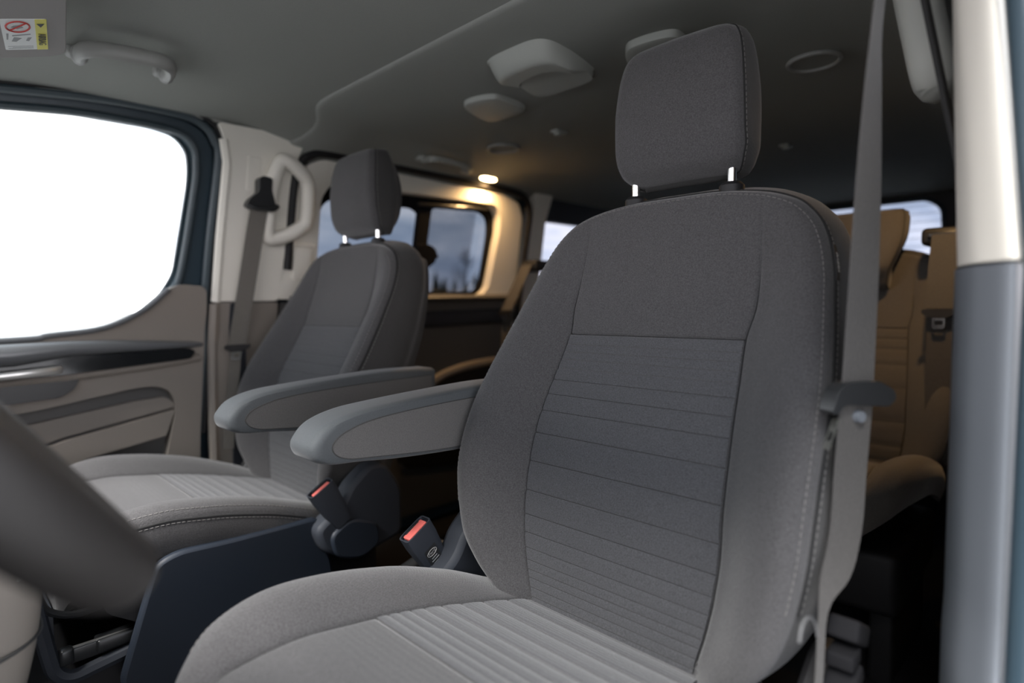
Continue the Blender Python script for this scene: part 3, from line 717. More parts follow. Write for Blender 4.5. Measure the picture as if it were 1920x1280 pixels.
# armrest beside the backrest, local inner side is negative x
def armrest(parent, M, inner):
    xc = -.318; hw = .038
    root = []
    # outline in (y,z)
    top = [(.06, .765), (-.05, .768), (-.15, .765), (-.25, .760), (-.32, .754), (-.365, .741), (-.386, .722), (-.391, .708), (-.384, .694), (-.362, .685), (-.32, .681), (-.25, .672), (-.15, .664), (-.05, .660), (.06, .662)]
    sm = smoothpath([(a, b, 0) for a, b in top], 5); n = len(sm)
    lev = [(-1, .80), (-.97, .90), (-.86, .965), (-.6, 1), (0, 1.0), (.6, 1), (.86, .965), (.97, .90), (1, .80)]
    cz = lambda y: .714
    V = []; F = []
    for s, k in lev:
        for p in sm:
            yy = p.x+(1-k)*.22 if p.x < -.30 else p.x
            zc_ = .712; V.append(M(Vector((xc+hw*s, p.x if p.x > -.30 else -.30+(p.x+.30)*(1-(1-k)*.9), zc_+(p.y-zc_)*(1-(1-k)*1.0)))))
    for j in range(len(lev)-1):
        for i in range(n): F.append((j*n+i, j*n+(i+1) % n, (j+1)*n+(i+1) % n, (j+1)*n+i))
    F.append(tuple(range(n))); F.append(tuple((len(lev)-1)*n+i for i in range(n)))
    a = obj('armrest', (V, F), ARMT, parent)
    pan = [(.05, .750), (-.15, .748), (-.28, .742), (-.335, .731), (-.358, .717), (-.358, .703), (-.340, .692), (-.30, .686), (-.15, .672), (.05, .668)]
    pp = [tuple(p[:2]) for p in smoothpath([(q[0], q[1], 0) for q in pan], 5)]
    for s in (-1, 1):
        pn = obj('side_panel', plate(pp, [], lambda y, z, d, s=s: M(Vector((xc+s*(hw+.0012-d), y, z))), .004), FABA, a, bevel=.0015)
        obj('panel_piping', tube([M(Vector((xc+s*(hw+.0006), p[0], p[1]))) for p in pp], .0010, 6, closed=False), FABS, a)
    return a
def side_poly(P, x0, x1, M):
    V = [M(Vector((x0, y, z))) for y, z in P]+[M(Vector((x1, y, z))) for y, z in P]; n = len(P)
    F = [tuple(range(n)), tuple(range(n, 2*n))]+[(i, (i+1) % n, (i+1) % n+n, i+n) for i in range(n)]
    return V, F
def front_seat(name, cx, m, label):
    M = lambda p: Vector((cx+m*p.x, p.y, p.z))
    r = empty(name, (cx, -.3, .06), label, 'car seat', 'front seats')
    body, band, front = backrest(r, M)
    cushion(r, M); headrest(r, M); armrest(r, M, -1)
    # moulded plastic base around the pedestal
    inner = fillet([(-.16, .24), (-.165, .36), (-.19, .472), (-.36, .476), (-.455, .482), (-.492, .470), (-.552, .285), (-.535, .255), (-.49, .245)], .02, 4)
    for s in (-1, 1):
        obj('base_panel', side_poly(inner, s*.262, s*.282, M), NAVY, r, bevel=.006)
    obj('base_top', side_poly(fillet([(-.04, .30), (-.04, .40), (-.20, .41), (-.50, .42), (-.56, .43), (-.56, .40), (-.45, .32)], .01, 2), -.25, .25, M), BLACK, r)
    obj('pedestal', side_poly([(-.04, .06), (-.04, .32), (-.42, .32), (-.42, .06)], -.20, .20, M), BLACK, r)
    for s in (-1, 1):
        obj('slide_rail', rbox(M(Vector((s*.21, -.33, .335))), (.03, .48, .022), .004), SATIN, r)
    # recliner cover
    hc = fillet([(-.198, .405), (-.215, .455), (-.155, .492), (-.135, .528), (-.085, .566), (-.045, .562), (-.005, .50), (-.005, .392), (-.13, .365)], .02, 4)
    cov = obj('recliner_cover', side_poly(hc, -.262, -.312, M), DARK, r, bevel=.010)
    obj('cover_boss', side_poly(fillet([(-.178, .39), (-.19, .44), (-.14, .465), (-.075, .44), (-.07, .39), (-.12, .37)], .02, 4), -.310, -.322, M), NAVY, cov, bevel=.006)
    hc2 = fillet([(-.16, .36), (-.14, .47), (-.06, .52), (.0, .50), (.0, .36)], .02, 4)
    obj('recliner_cover', side_poly(hc2, .25, .285, M), BLACK, r, bevel=.008)
    # printed tag sewn into the outer edge seam
    z = .985; p = front((1), .0)
    return r, M, band, body
ds, MD, bandD, bodyD = front_seat('driver_seat', .47, 1, 'grey cloth driver seat nearest the camera, with armrest and headrest')
ps, MP, bandP, bodyP = front_seat('passenger_seat', -.47, -1, 'grey cloth front passenger seat beside the bright window')
# airbag tags
for M, body, s, nm in ((MD, bodyD, 1, 'd'), (MP, bodyP, 1, 'p')):
    z0 = .975; z1 = .93
    def edge(z): x = SW(z); return Vector((x, back_front(x, z), z))
    P = [edge(z) for z in np.linspace(z0, z1, 6)]
    t = obj('airbag_tag', ribbon([M(p+Vector((.0035, .005, 0))) for p in P], [Vector((0, .006, 0))]*6, .0012), WEBB, ds if M is MD else ps, label='small black sewn-in tag')
    c = M((P[2]+P[3])*.5+Vector((.0048, .005, 0)))
    ex = (M(P[0])-M(P[5]))
    text('AIRBAG', .0085, basis(c, ex, (0, 1, 0) if M is MD else (0, -1, 0)), PRINT, t)
# driver seat: lever, hook
obj('recline_lever', rbox((.768, -.095, .563), (.030, .050, .022), .004, rot=Matrix.Rotation(-.5, 3, 'X')), FRM, ds)
obj('lever_grip', rbox((.768, -.112, .543), (.026, .030, .016), .003), FRM, ds)
obj('height_lever', rbox((.768, -.112, .517), (.030, .040, .020), .004, rot=Matrix.Rotation(.4, 3, 'X')), FRM, ds)
obj('wire_hook', tube(smoothpath([(.765, -.236, .610), (.765, -.230, .622), (.765, -.215, .624), (.765, -.196, .612), (.765, -.186, .594)], 6), .0014, 8), WIRE, ds)

# ------------------------------------------------------------------ second-row seats
TANF = (FABS, FABS, FABS)
ROWF = mat('rear_fabric', (.085, .078, .070), .92, spec=.2, bump=.45, bscale=700, vary=.15, vscale=500, sheen=.2, weave=190)
def rear_seat(name, cx, m, label):
    M = lambda p: Vector((cx+m*p.x*.97, 1.10+p.y*.8, p.z*1.0-.030))
    MC = lambda p: Vector((cx+m*p.x*.97, 1.06+p.y*.86, p.z*.9+.075))
    r = empty(name, (cx, 1.0, .06), label, 'car seat', 'second-row seats')
    backrest(r, M, hi=False, fabs=(ROWF, ROWF, ROWF)); cushion(r, MC, seams=False, hi=False, fabs=(ROWF, ROWF, ROWF))
    # low comma-shaped headrest hooked over the top of the backrest
    def hr(u, v):
        z = .935+(1.145-.935)*v; w = .088+.038*sst(0, .75, v)-.006*sst(.9, 1, v); x = w*(2*u-1)
        y = 1.085-.035*sst(0, .3, v)+.030*v*v+.012*(x/.12)**2+.6*roll(w-abs(x), .014)+roll(1.145-z, .012)+roll(z-.935, .012)
        return Vector((cx+m*x, y, z))
    V, F = grid(hr, 20, 24); n1 = 21
    loop = [j*n1+20 for j in range(25)]+[24*n1+i for i in range(19, -1, -1)]+[j*n1 for j in range(23, -1, -1)]+list(range(1, 20))
    st = len(V); rings = [loop]
    for k in (1, 2, 3):
        st = len(V); V += [(cx+(V[i][0]-cx)*(1.02 if k < 3 else .9), V[i][1]+.022*k+.01*sst(.99, 1.14, V[i][2])*k, V[i][2]+(.0 if k < 3 else -.006)) for i in loop]; rings.append(list(range(st, st+len(loop))))
    for a, b in zip(rings[:-1], rings[1:]):
        for i in range(len(loop)): F.append((a[i], a[(i+1) % len(loop)], b[(i+1) % len(loop)], b[i]))
    F.append(tuple(rings[-1]))
    h = obj('headrest', (V, F), ROWF, r)
    per = [Vector(V[i])+Vector((0, .003, 0)) for i in loop[:69]]
    obj('piping', tube(per, .002, 6), PIPE, h)
    for s in (-1, 1): obj('headrest_post', tube([(cx+s*.06, 1.165, .99), (cx+s*.06, 1.150, 1.09)], .006, 8), STEEL, r)
    obj('seat_frame', rbox((cx, .85, .30), (.44, .42, .14), .02), BLACK, r)
    for s in (-1, 1): obj('leg', rbox((cx+s*.18, .86, .15), (.05, .34, .19), .01), BLACK, r)
    # belt guide moulding on the outer shoulder
    obj('belt_guide', rbox((cx+m*(.222 if m > 0 else .262), 1.105 if m > 0 else 1.08, 1.062), (.105 if m > 0 else .085, .10, .045), .012), BLACK, r)
    obj('guide_slot', rbox((cx+m*(.225 if m > 0 else .262), 1.052 if m > 0 else 1.03, 1.065), (.080 if m > 0 else .066, .010, .016), .004), SATIN, r)
    return r
rs1 = rear_seat('rear_seat', .455, 1, 'second-row seat behind the driver, warm brown in the lamplight')
rs2 = rear_seat('rear_seat', -.455, -1, 'second-row seat on the window side behind the passenger seat')
obj('anchor_button', tube([(.622, .785, .496), (.622, .777, .510)], .010, 12), STEEL, rs1)

# ------------------------------------------------------------------ seat belts
def tongue(parent, c, wdir, down, size=1.0):
    c = Vector(c); w = Vector(wdir).normalized(); d = Vector(down).normalized(); n = w.cross(d)
    mk = lambda P, th, o=0: plate(P, [], lambda a, b, k: c+w*a*size+d*b*size+n*(k-th/2+o), th)
    obj('belt_tongue', mk(fillet([(-.034, -.006), (.034, -.006), (.034, .004), (.016, .014), (-.016, .014), (-.034, .004)], .004, 3), .010), BLACK, parent, bevel=.002)
    hole = fillet([(-.008, .020), (.008, .020), (.008, .030), (-.008, .030)], .002, 2)
    obj('tongue_plate', plate(fillet([(-.013, .010), (.013, .010), (.013, .036), (.008, .040), (-.008, .040), (-.013, .036)], .003, 3), [hole], lambda a, b, k: c+w*a*size+d*b*size+n*(k-.001), .002), CHROME, parent, label='chrome latch plate')
# driver belt
db = empty('seat_belt', (.80, .0, .3), 'grey driver seat belt hanging beside the nearest seat', 'seat belt')
Pm = [(.776, .000, 1.36), (.768, -.034, 1.222), (.767, -.047, 1.131), (.766, -.052, 1.030), (.766, -.061, .930), (.765, -.069, .830), (.765, -.073, .80)]
Pd = smoothpath(Pm, 5); nD = len(Pd); wx = pch([0, .2, .35, .5, .7, 1], [-.001, -.0005, .003, .0065, .0085, .0100])
Wd = [Vector((wx(i/nD), .0215, 0)) for i in range(nD)]
obj('webbing', ribbon(Pd, Wd), WEB, db)
Pl = smoothpath([(.765, -.074, .80), (.763, -.082, .73), (.762, -.091, .665), (.760, -.118, .621), (.757, -.143, .596), (.755, -.146, .52), (.752, -.16, .42)], 5); nL = len(Pl)
Wl = [Vector((.0100, .0200, 0))*(1-.78*sst(.42, .68, i/nL)) for i in range(nL)]
obj('webbing', ribbon(Pl, Wl), WEB, db)
obj('webbing', ribbon([(.790, .020, 1.28), (.798, .020, 1.227), (.815, .020, 1.138), (.833, .020, 1.046), (.850, .02, .98)], [Vector((.0022, -.0005, 0))]*5, .012), WEBB, db)
tg = plate(fillet([(-.044, .016), (-.034, -.008), (-.022, -.014), (.018, -.014), (.040, -.004), (.044, .006), (.034, .014), (-.026, .008), (-.036, .018)], .004, 3), [], lambda a, b, d: Vector((.765+.46*a-.88*(d-.010), -.072+.88*a+.46*(d-.010), .808-b)), .018)
obj('belt_tongue', tg, SATIN, db, bevel=.004)
obj('belt_stop_button', tube([(.7655, -.0735, .785), (.7715, -.0765, .785)], [.0072, .0055], 14), SLATE, db)
obj('tongue_plate', plate(fillet([(-.011, 0), (.011, 0), (.011, .040), (-.011, .040)], .004, 3), [fillet([(-.006, .018), (.006, .018), (.006, .03), (-.006, .03)], .002, 2)], lambda a, b, d: Vector((.7605+a*.30+d*.1, -.126-.80*b+.05*a, .790-b*.62)), .0022), CHROME, db, label='chrome latch plate')
obj('belt_guide', tube([(.79, .02, 1.40), (.778, .002, 1.35)], [.03, .026], 10, flat=.5), BLACK, db)
# passenger belt
pb = empty('seat_belt', (-.80, -.1, .3), 'grey passenger seat belt hanging down the cream pillar', 'seat belt')
def wp(y, z, o): return wl(y, z, -o)
Pp = smoothpath([wp(-.058, 1.19, .050), wp(-.068, 1.12, .052), wp(-.080, 1.02, .054), wp(-.092, .92, .056), wp(-.106, .82, .055), wp(-.112, .79, .055)], 5)
obj('webbing', ribbon(Pp, [Vector((.004, .023, 0))]*len(Pp)), WEBP, pb)
Pq = smoothpath([wp(-.112, .79, .050), wp(-.120, .70, .045), wp(-.132, .60, .040), wp(-.14, .50, .035)], 5)
obj('webbing', ribbon(Pq, [Vector((.004, .014, 0))]*len(Pq)), WEBP, pb)
dr = obj('belt_guide', plate(fillet([(-.098, 1.188), (-.088, 1.208), (-.066, 1.226), (-.068, 1.262), (-.055, 1.270), (-.030, 1.266), (-.030, 1.232), (-.020, 1.205), (-.014, 1.186), (-.030, 1.178), (-.080, 1.178)], .008, 3), [], wlp(.062), .030), SATIN, pb, bevel=.006)
obj('guide_lip', tube(smoothpath([wp(-.098, 1.190, .066), wp(-.080, 1.182, .072), (wp(-.055, 1.180, .074)), wp(-.028, 1.182, .072), wp(-.014, 1.192, .066)], 5), .007, 8), SATIN, pb)
tongue(pb, wp(-.112, .795, .062), (.1, 1, 0), (.2, -.25, -1), 1.0)
# rear belts on the second-row shoulders
for M_, cx, m, lab in ((0, .455, 1, 'seat belt with chrome latch on the seat behind the driver'), (1, -.455, -1, 'seat belt hanging on the window side second-row seat')):
    rb = empty('seat_belt', (cx+m*.225, 1.04, .3), lab, 'seat belt')
    q_ = 0 if m > 0 else .042
    P = smoothpath([(cx+m*(.225+q_), 1.046-q_*.5, 1.065), (cx+m*(.222+q_*1.5), 1.030-q_, .98), (cx+m*(.222+q_*2), 1.005-q_*1.5, .88)], 5)
    obj('webbing', ribbon(P, [Vector((.030, .0, 0))]*len(P)), WEB, rb)
    P = smoothpath([(cx+m*(.222+q_*2), 1.010-q_*1.5, .86), (cx+m*(.225+q_*2), 1.0-q_*1.5, .72), (cx+m*(.23+q_*2), .99-q_*1.5, .5)], 5)
    obj('webbing', ribbon(P, [Vector((.027, .0, 0))]*len(P)), WEB, rb)
    tongue(rb, (cx+m*(.222+q_*2), .998-q_*1.5, .872), (1, 0, 0), (0, -.1, -1), 1.05)

# ------------------------------------------------------------------ buckles
def buckle(name, x, label, emblem):
    r = empty(name, (x, -.15, .44), label, 'buckle', 'front seat buckles')
    ax = Vector((0, -.50, .866)); wd = Vector((0, .866, .50)); ex = Vector((1, 0, 0))
    top = Vector((x, -.203, .542))
    def P(a, b, c): return top+(ex*a+wd*b+ax*c)*1.13
    secs = [(-.000, .0125, .0245), (-.02, .0125, .0245), (-.055, .0115, .0215), (-.085, .0105, .0165)]
    V = []; F = []; nn = 16
    for c, hx, hw in secs:
        for k in range(nn):
            a = 2*math.pi*(k+.5)/nn; V.append(P(hx*math.copysign(abs(math.cos(a))**.35, math.cos(a)), hw*math.copysign(abs(math.sin(a))**.35, math.sin(a)), c))
    for j in range(len(secs)-1):
        for k in range(nn): F.append((j*nn+k, j*nn+(k+1) % nn, (j+1)*nn+(k+1) % nn, (j+1)*nn+k))
    F.append(tuple(range((len(secs)-1)*nn, len(secs)*nn)))
    # hollow rim
    st = len(V)
    for k in range(nn):
        a = 2*math.pi*(k+.5)/nn; V.append(P(.0105*math.copysign(abs(math.cos(a))**.35, math.cos(a)), .0225*math.copysign(abs(math.sin(a))**.35, math.sin(a)), .0))
    for k in range(nn): F.append((k, (k+1) % nn, st+(k+1) % nn, st+k))
    s2 = len(V)
    for k in range(nn):
        p = Vector(V[st+k]); V.append(p-ax*.008)
    for k in range(nn): F.append((st+k, st+(k+1) % nn, s2+(k+1) % nn, s2+k))
    F.append(tuple(range(s2, s2+nn)))
    obj('housing', (V, F), DARK, r)
    R3 = Matrix((ex, wd, ax)).transposed()
    obj('release_button', rbox(P(-.001 if emblem else .002, 0, -.004), (.017 if emblem else .011, .041, .007), .002, rot=R3), RED, r, label='red release button')
    obj('latch_slot', rbox(P(-.0075, 0, -.0035), (.0035, .030, .0085), .0008, rot=R3), BLACK, r)
    obj('stalk', tube([P(0, 0, -.08), P(.0, .0, -.11), P(.004, .02, -.16)], [.012, .011, .010], 10, flat=.6), DARK, r)
    if emblem:
        B = basis(P(.0123, -.001, -.048), wd, ax)
        lab = obj('label_plate', plate(fillet([(-.0125, -.022), (.0125, -.022), (.0125, .016), (-.0125, .016)], .002, 2), [], lambda a, b, d: B @ Vector((a, b, .0004-d)), .0006), SATIN, r)
        obj('oval_ring', tube([B @ Vector((.010*math.cos(t), .006+.0052*math.sin(t), .0008)) for t in np.linspace(0, 2*math.pi, 24, endpoint=False)], .0005, 5, closed=True), PRINT, lab)
        text('Ford', .0078, B @ Matrix.Translation((0, .006, .0006)), PRINT, lab, depth=.0001)
        for q, w in ((-.004, .012), (-.009, .016), (-.014, .014)):
            obj('print_line', plate([(-w/2, q-.0007), (w/2, q-.0007), (w/2, q+.0007), (-w/2, q+.0007)], [], lambda a, b, d: B @ Vector((a, b, .0009-d)), .0003), INKG, lab, smooth=False)
    return r
buckle('seat_belt_buckle', .160, 'black buckle with red button on the driver seat, showing a printed oval emblem', True)
buckle('seat_belt_buckle', -.160, 'black buckle with red rimmed slot beside the passenger cushion', False)

# ------------------------------------------------------------------ ceiling fittings
def on_ceil(x, y, d): return Vector((x, y, zc(x, y)-.007-d))
def pad(P, h, name, material, parent, x0=None, dome=.006):
    sm = smooth2(P, 6); cxx = sum(p[0] for p in sm)/len(sm); cyy = sum(p[1] for p in sm)/len(sm)
    lev = [(1.0, -.004), (1.0, .7*h), (.985, .93*h), (.95, h), (.75, h+dome*.3), (.4, h+dome*.4), (.05, h+dome*.4)]
    V = []; F = []; n = len(sm)
    for k, d in lev:
        for p in sm: V.append(on_ceil(cxx+(p[0]-cxx)*k, cyy+(p[1]-cyy)*k, d))
    for j in range(len(lev)-1):
        for i in range(n): F.append((j*n+i, j*n+(i+1) % n, (j+1)*n+(i+1) % n, (j+1)*n+i))
    F.append(tuple((len(lev)-1)*n+i for i in range(n)))
    return obj(name, (V, F), material, parent)
# large scoop outlet
va = empty('air_outlet', (.07, .22, 1.415), 'large pale scoop-shaped air outlet on the headliner', 'air outlet')
VO = smooth2([(.003, .135), (.03, .112), (.09, .107), (.148, .111), (.170, .135), (.168, .20), (.158, .27), (.142, .316), (.11, .330), (.05, .331), (-.005, .326), (-.022, .305), (-.016, .24)], 6)
def vent_depth(y): return .004+.014*sst(.16, .33, y)
Vv = []; Fv = []; nv_ = len(VO)
for k, f in ((1.0, 0), (1.0, .6), (.975, 1), (.8, 1), (.5, 1), (.05, 1)):
    for p in VO:
        x = .075+(p[0]-.075)*k; y = .22+(p[1]-.22)*k; Vv.append(on_ceil(x, y, -.003+f*(.003+vent_depth(y))))
for j in range(5):
    for i in range(nv_): Fv.append((j*nv_+i, j*nv_+(i+1) % nv_, (j+1)*nv_+(i+1) % nv_, (j+1)*nv_+i))
Fv.append(tuple(5*nv_+i for i in range(nv_)))
obj('outlet_plate', (Vv, Fv), VENTG, va)
ho = smoothpath([(-.016, .235, 0), (-.010, .165, 0), (.003, .133, 0), (.03, .110, 0), (.09, .105, 0), (.148, .109, 0), (.172, .134, 0), (.172, .19, 0), (.163, .25, 0), (.148, .312, 0)], 6)
hi_ = smoothpath([(-.008, .245, 0), (.010, .225, 0), (.022, .205, 0), (.045, .188, 0), (.08, .180, 0), (.115, .182, 0), (.140, .200, 0), (.150, .23, 0), (.150, .265, 0), (.145, .308, 0)], 6)
def hood(u, v):
    i = int(round(u*(len(ho)-1))); a, b = ho[i], hi_[i]; p = a.lerp(b, v); e_ = min(1, math.sin(math.pi*u)*1.6)
    return on_ceil(p.x, p.y, -.002+(.006+.032*e_)*(math.sin(min(1, v*2.2)*math.pi/2))-.003*e_*v)
Vh, Fh = grid(hood, len(ho)-1, 12); n0 = len(Vh); m0 = len(ho)
Vh2 = [Vector(p)+Vector((0, 0, .004)) for p in Vh]
rim = [(12*m0+i, 12*m0+i+1, 12*m0+i+1+n0, 12*m0+i+n0) for i in range(m0-1)]
obj('scoop_hood', (Vh+Vh2, Fh+[tuple(i+n0 for i in q[::-1]) for q in Fh]+rim), VENTG, va)
obj('slot_shade', tube([on_ceil(.025+.11*t, .172-.004*math.sin(math.pi*t), .006) for t in np.linspace(0, 1, 8)], .0085, 8), BLACK, va)  # black tube that stands in for the shade inside the slot
for t in (.35, .7): obj('scoop_pin', tube([on_ceil(.03+.11*t, .178, .010), on_ceil(.03+.11*t, .184, .014)], .002, 8), STEEL, va)
vb = pad([(-.198, .240), (-.16, .238), (-.118, .254), (-.106, .28), (-.112, .36), (-.135, .384), (-.20, .392), (-.245, .385), (-.252, .35), (-.225, .27)], .012, 'air_outlet', VENTG, None)
tag(vb, 'small pale diamond-shaped outlet cover on the headliner', 'air outlet')
vc_ = pad([(.262, .262), (.30, .250), (.355, .262), (.368, .29), (.35, .36), (.29, .372), (.235, .368), (.225, .33)], .014, 'air_outlet', VENTG, None)
tag(vc_, 'pale outlet cover half hidden behind the near headrest', 'air outlet')
def ring(x, y, r, label):
    o = empty('ceiling_speaker', (x, y, 1.41), label, 'speaker', 'ceiling speakers')
    obj('bezel', tube([on_ceil(x+r*math.cos(a), y+r*math.sin(a), .003) for a in np.linspace(0, 2*math.pi, 40, endpoint=False)], .0050, 8, closed=True), HANDG, o)
    obj('grille', plate([(x+r*.93*math.cos(a), y+r*.93*math.sin(a)) for a in np.linspace(0, 2*math.pi, 32, endpoint=False)], [], lambda a, b, d: on_ceil(a, b, .002-d), .004), HEAD, o)
ring(-.445, .622, .050, 'round ceiling speaker in the warm lamplight'); ring(.50, .615, .050, 'round ceiling speaker in the dark beside the driver belt')
def clip(x, y, label):
    o = empty('coat_hook', (x, y, 1.41), label, 'hook')
    obj('hook_base', rbox(on_ceil(x, y, .003), (.030, .05, .008), .003), VENTG, o); obj('hook_lip', rbox(on_ceil(x+.004, y-.010, .011), (.022, .016, .008), .003), VENTG, o)
clip(-.204, .615, 'small grey hook on the headliner above the rear seats'); clip(.207, 1.29, 'small grey hook on the dark rear headliner')
def roof_handle(name, pts, label, material, r=.011):
    o = empty(name, pts[0], label, 'grab handle')
    P = smoothpath(pts, 7)
    obj('grip', tube(P, [r*(1.25 if (i < 6 or i > len(P)-7) else 1) for i in range(len(P))], 12, flat=.75), material, o)
    for p in (pts[0], pts[-1]):
        obj('foot', rbox(Vector(p)+Vector((-.004, 0, .004)), (.034, .040, .022), .008), material, o)
roof_handle('grab_handle', [(-.505, -.500, 1.410), (-.475, -.503, 1.398), (-.432, -.508, 1.391), (-.405, -.495, 1.390), (-.392, -.46, 1.391), (-.388, -.425, 1.392), (-.386, -.392, 1.393), (-.398, -.370, 1.393), (-.430, -.359, 1.394), (-.468, -.354, 1.398), (-.498, -.350, 1.410)], 'grey ceiling grab handle above the passenger window', HANDG, .0155)
roof_handle('grab_handle', [(-.665, .462, 1.392), (-.640, .455, 1.384), (-.605, .452, 1.380), (-.594, .475, 1.380), (-.598, .54, 1.380), (-.610, .60, 1.379), (-.622, .632, 1.379), (-.655, .662, 1.380), (-.68, .67, 1.384)], 'grey ceiling grab handle above the sliding door', VENTG, .0105)
# front handle recess shadow plate is the headliner itself
# dome lamp
dl = empty('dome_lamp', (-.690, .80, 1.385), 'glowing warm reading lamp above the sliding door window', 'lamp')
lp = [(-.700+.010*math.cos(a), .795+.040*math.copysign(abs(math.sin(a))**.8, math.sin(a))) for a in np.linspace(0, 2*math.pi, 28, endpoint=False)]
obj('lamp_bezel', plate(smooth2([(-.700+.018*math.cos(a), .795+.048*math.sin(a)) for a in np.linspace(0, 2*math.pi, 14, endpoint=False)], 2), [], lambda a, b, d: Vector((a, b, zc(a, b)-.009+d)), .008), VENTG, dl)
obj('lamp_lens', plate(lp, [], lambda a, b, d: Vector((a, b, zc(a, b)-.012+d)), .008), LAMPM, dl, label='glowing warm lens')
la = bpy.data.lights.new('lamp_light', 'AREA'); la.energy = 2.0; la.color = (1, .60, .26); la.size = .03; la.spread = math.radians(165)
lo = bpy.data.objects.new('lamp_light', la); COL.objects.link(lo); lo.parent = dl; lo.location = (-.006, -.005, -.022); lo.rotation_euler = (0, 0, 0)
# its twin above the driver side, hidden from here behind the pillar handle
dl2 = empty('dome_lamp', (.690, .80, 1.385), 'glowing warm reading lamp on the driver side roof edge', 'lamp')
for ch in list(dl.children):
    c = ch.copy(); COL.objects.link(c); c.parent = dl2
    if c.type == 'MESH': c.location = (1.40, 0, 0); c.matrix_parent_inverse = Matrix.Translation((-.69, -.80, -1.385))
    else: c.location = (.006, -.005, -.022)
# sun visor with its printed label
vis = empty('sun_visor', (-.2, -.65, 1.36), 'grey passenger sun visor with a white and yellow airbag label', 'sun visor')
E1 = Vector((-.990, .145, 0)); E2 = Vector((-.140, -.955, -.262))
def vp(p, q, d=0): return Vector((-.151, -.574, 1.362))+E1*p+E2*q+Vector((0, 0, d))
vo = fillet([(.246, 0), (.246, .18), (-.15, .18), (-.15, 0)], .034, 6)
obj('visor_panel', plate(vo, [], lambda a, b, d: vp(a, b, d), .020), VISM, vis, bevel=.006)
lb = obj('warning_label', plate(fillet([(.075, .026), (.205, .026), (.205, .084), (.075, .084)], .003, 2), [], lambda a, b, d: vp(a, b, -.0006+d), .0006), WHITE, vis, smooth=False)
def lab2(P, z, m_, nm): return obj(nm, plate(P, [], lambda a, b, d: vp(a, b, -z+d), .0004), m_, lb, smooth=False)
lab2([(.075, .026), (.205, .026), (.205, .041), (.075, .041)], .0011, YELLOW, 'yellow_strip')
c_ = vp(.158, .0335, -.0016)
text('AIRBAG', .0145, basis(c_, E1, -E2), INK, lb)
lab2([(.092, .029), (.092, .039), (.106, .034)], .0016, INK, 'warning_triangle')
obj('ban_ring', tube([vp(.104+.021*math.cos(a), .063+.015*math.sin(a), -.001) for a in np.linspace(0, 2*math.pi, 28, endpoint=False)], .0013, 6, closed=True), INKR, lb)
obj('ban_bar', tube([vp(.091, .053, -.001), vp(.117, .073, -.001)], .0012, 6), INKR, lb)
lab2([(.098, .060), (.108, .056), (.114, .064), (.106, .072), (.100, .068)], .0008, INKG, 'seat_pictogram')
for P in ([(.134, .048), (.138, .048), (.144, .072), (.139, .072)], [(.148, .070), (.152, .060), (.168, .068), (.166, .074)], [(.150, .047), (.166, .051), (.164, .055), (.150, .052)], [(.132, .076), (.158, .078), (.158, .080), (.132, .079)]): lab2(P, .0008, INKG, 'pictogram')
for k in range(3): lab2([(.188+.005*k, .046), (.188+.005*k, .080-.006*(k == 1)), (.1895+.005*k, .080-.006*(k == 1)), (.1895+.005*k, .046)], .0008, INKG, 'print_line')
obj('visor_clip', rbox((-.470, -.585, 1.394), (.035, .05, .010), .004), HANDG, vis)

# ------------------------------------------------------------------ storage tray ahead of the passenger seat base
tr = empty('storage_tray', (-.32, -.60, .06), 'black open storage tray with metal slide rails below the passenger seat', 'tray')
obj('tray_floor', plate(fillet([(-.66, -.74), (-.27, -.74), (-.27, -.44), (-.66, -.44)], .03, 4), [], lambda a, b, d: Vector((a, b, .20+d)), .02), BLACK, tr)
rimp = fillet([(-.66, -.76), (-.262, -.655), (-.262, -.44), (-.66, -.44)], .04, 6)
obj('tray_wall', grid(lambda u, v: Vector((*rimp[int(round(u*len(rimp))) % len(rimp)], .20+.10*v)), len(rimp), 3), BLACK, tr)
obj('front_strut', tube(smoothpath([(-.25, -.655, .50), (-.25, -.645, .42), (-.25, -.634, .345), (-.25, -.626, .315), (-.25, -.605, .300), (-.25, -.57, .303), (-.25, -.50, .312), (-.25, -.44, .318)], 5), .012, 8), DARK, tr)
obj('slide_rail', rbox((-.262, -.53, .330), (.012, .16, .026), .003), SATIN, tr)
obj('rail_edge', tube([(-.254, -.606, .347), (-.254, -.45, .342)], .0022, 6), STEEL, tr)
obj('rail_stop', rbox((-.250, -.612, .338), (.020, .020, .028), .005), SATIN, tr)
obj('wire_loop', tube(smoothpath([(-.25, -.648, .475), (-.25, -.640, .44), (-.25, -.630, .420), (-.255, -.60, .402), (-.27, -.56, .396), (-.30, -.50, .40)], 5), .006, 8), SATIN, tr)
obj('bracket_plate', plate(fillet([(-.66, .42), (-.30, .40), (-.30, .33), (-.66, .35)], .006, 2), [], lambda a, b, d: Vector((a, -.62-d, b)), .008), DARK, tr)
# centre floor box between the seats
cb = empty('floor_bracket', (-.05, .0, .06), 'dark mechanism and cable cover on the floor between the front seats', 'bracket')
obj('cover', rbox((-.03, .02, .22), (.13, .34, .20), .02), BLACK, cb)
obj('bracket_arm', rbox((-.06, -.06, .35), (.03, .20, .04), .008, rot=Matrix.Rotation(.25, 3, 'X')), SATIN, cb)
obj('bracket_tab', rbox((-.03, -.10, .36), (.05, .05, .03), .006), SATIN, cb)

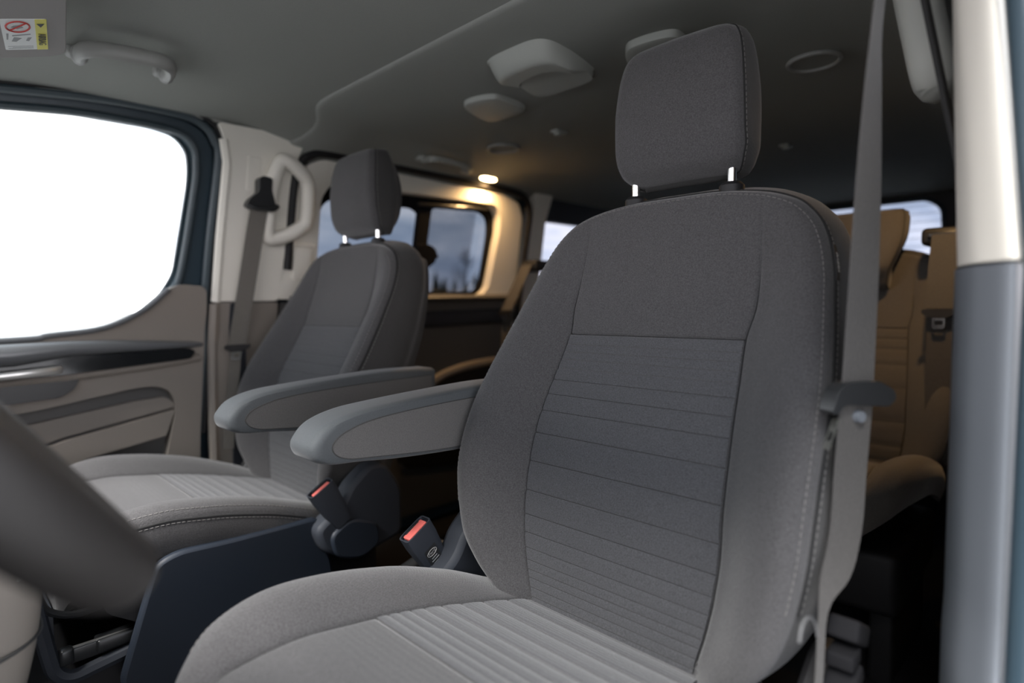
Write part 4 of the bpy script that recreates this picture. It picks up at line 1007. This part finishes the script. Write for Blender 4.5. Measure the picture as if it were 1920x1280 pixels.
# ------------------------------------------------------------------ treeline far outside
def conifer(loc, h, s, seed):
    rnd = random.Random(seed); V = []; F = []
    t = empty('conifer', loc, 'distant dark conifer in the treeline behind the sliding door window', 'tree', 'treeline')
    L = 7
    cr_ = []
    for k in range(L):
        z0 = h*(.12+.80*k/L); z1 = z0+h*.24; R = s*(1-k/L*.85)
        n = 11; st = len(V)
        for i in range(n):
            a = 2*math.pi*i/n; rr = R*(.7+.5*rnd.random()); V.append((loc[0]+rr*math.cos(a), loc[1]+rr*math.sin(a), loc[2]+z0-.1*R*rnd.random()))
        V.append((loc[0], loc[1], loc[2]+min(h, z1)))
        for i in range(n): F.append((st+i, st+(i+1) % n, st+n))
        F.append(tuple(st+i for i in range(n)))
    obj('crown', (V, F), TREEM, t, smooth=False)
    obj('trunk', tube([loc, (loc[0], loc[1], loc[2]+h*.3)], [.16, .1], 6), BARK, t)
def bare(loc, h, seed):
    rnd = random.Random(seed); t = empty('bare_tree', loc, 'tall leafless tree rising above the distant treeline', 'tree')
    base = Vector(loc); parts = [tube([base, base+Vector((0, 0, h*.5)), base+Vector((.2, 0, h))], [.22, .13, .03], 6)]
    obj('trunk', parts[0], BARK, t)
    br = []
    for k in range(46):
        z = h*(.25+.7*rnd.random()); a = rnd.random()*6.28; l = h*.34*(1.1-z/h)
        p = base+Vector((0, 0, z)); q = p+Vector((l*math.cos(a), l*math.sin(a), l*.9)); br.append(tube([p, p.lerp(q, .5)+Vector((0, 0, -.1*l)), q], [.06, .045, .02], 4))
        for j in range(3):
            s = p.lerp(q, .4+.2*j); b2 = a+rnd.uniform(-1, 1); br.append(tube([s, s+Vector((.45*l*math.cos(b2), .45*l*math.sin(b2), .4*l))], [.035, .012], 4))
    obj('branches', merge(*br), BARK, t)
rnd = random.Random(3)
for k in range(10):
    px = (604, 628)[k] if k < 2 else 796+(k-2)*19+rnd.uniform(-5, 5); u = (px-960)/1100; d = fw+rt*u; d.z = 0
    dist = 112+(k % 3)*13+rnd.uniform(-1, 1); p = CAM+d*dist
    conifer((p.x, p.y, -.55), 5.4+rnd.uniform(0, 2.8), 1.6+rnd.uniform(0, .9), k)
d = fw+rt*((876-960)/1100); d.z = 0; p = CAM+d*118
bare((p.x, p.y, -.55), 12.5, 5)
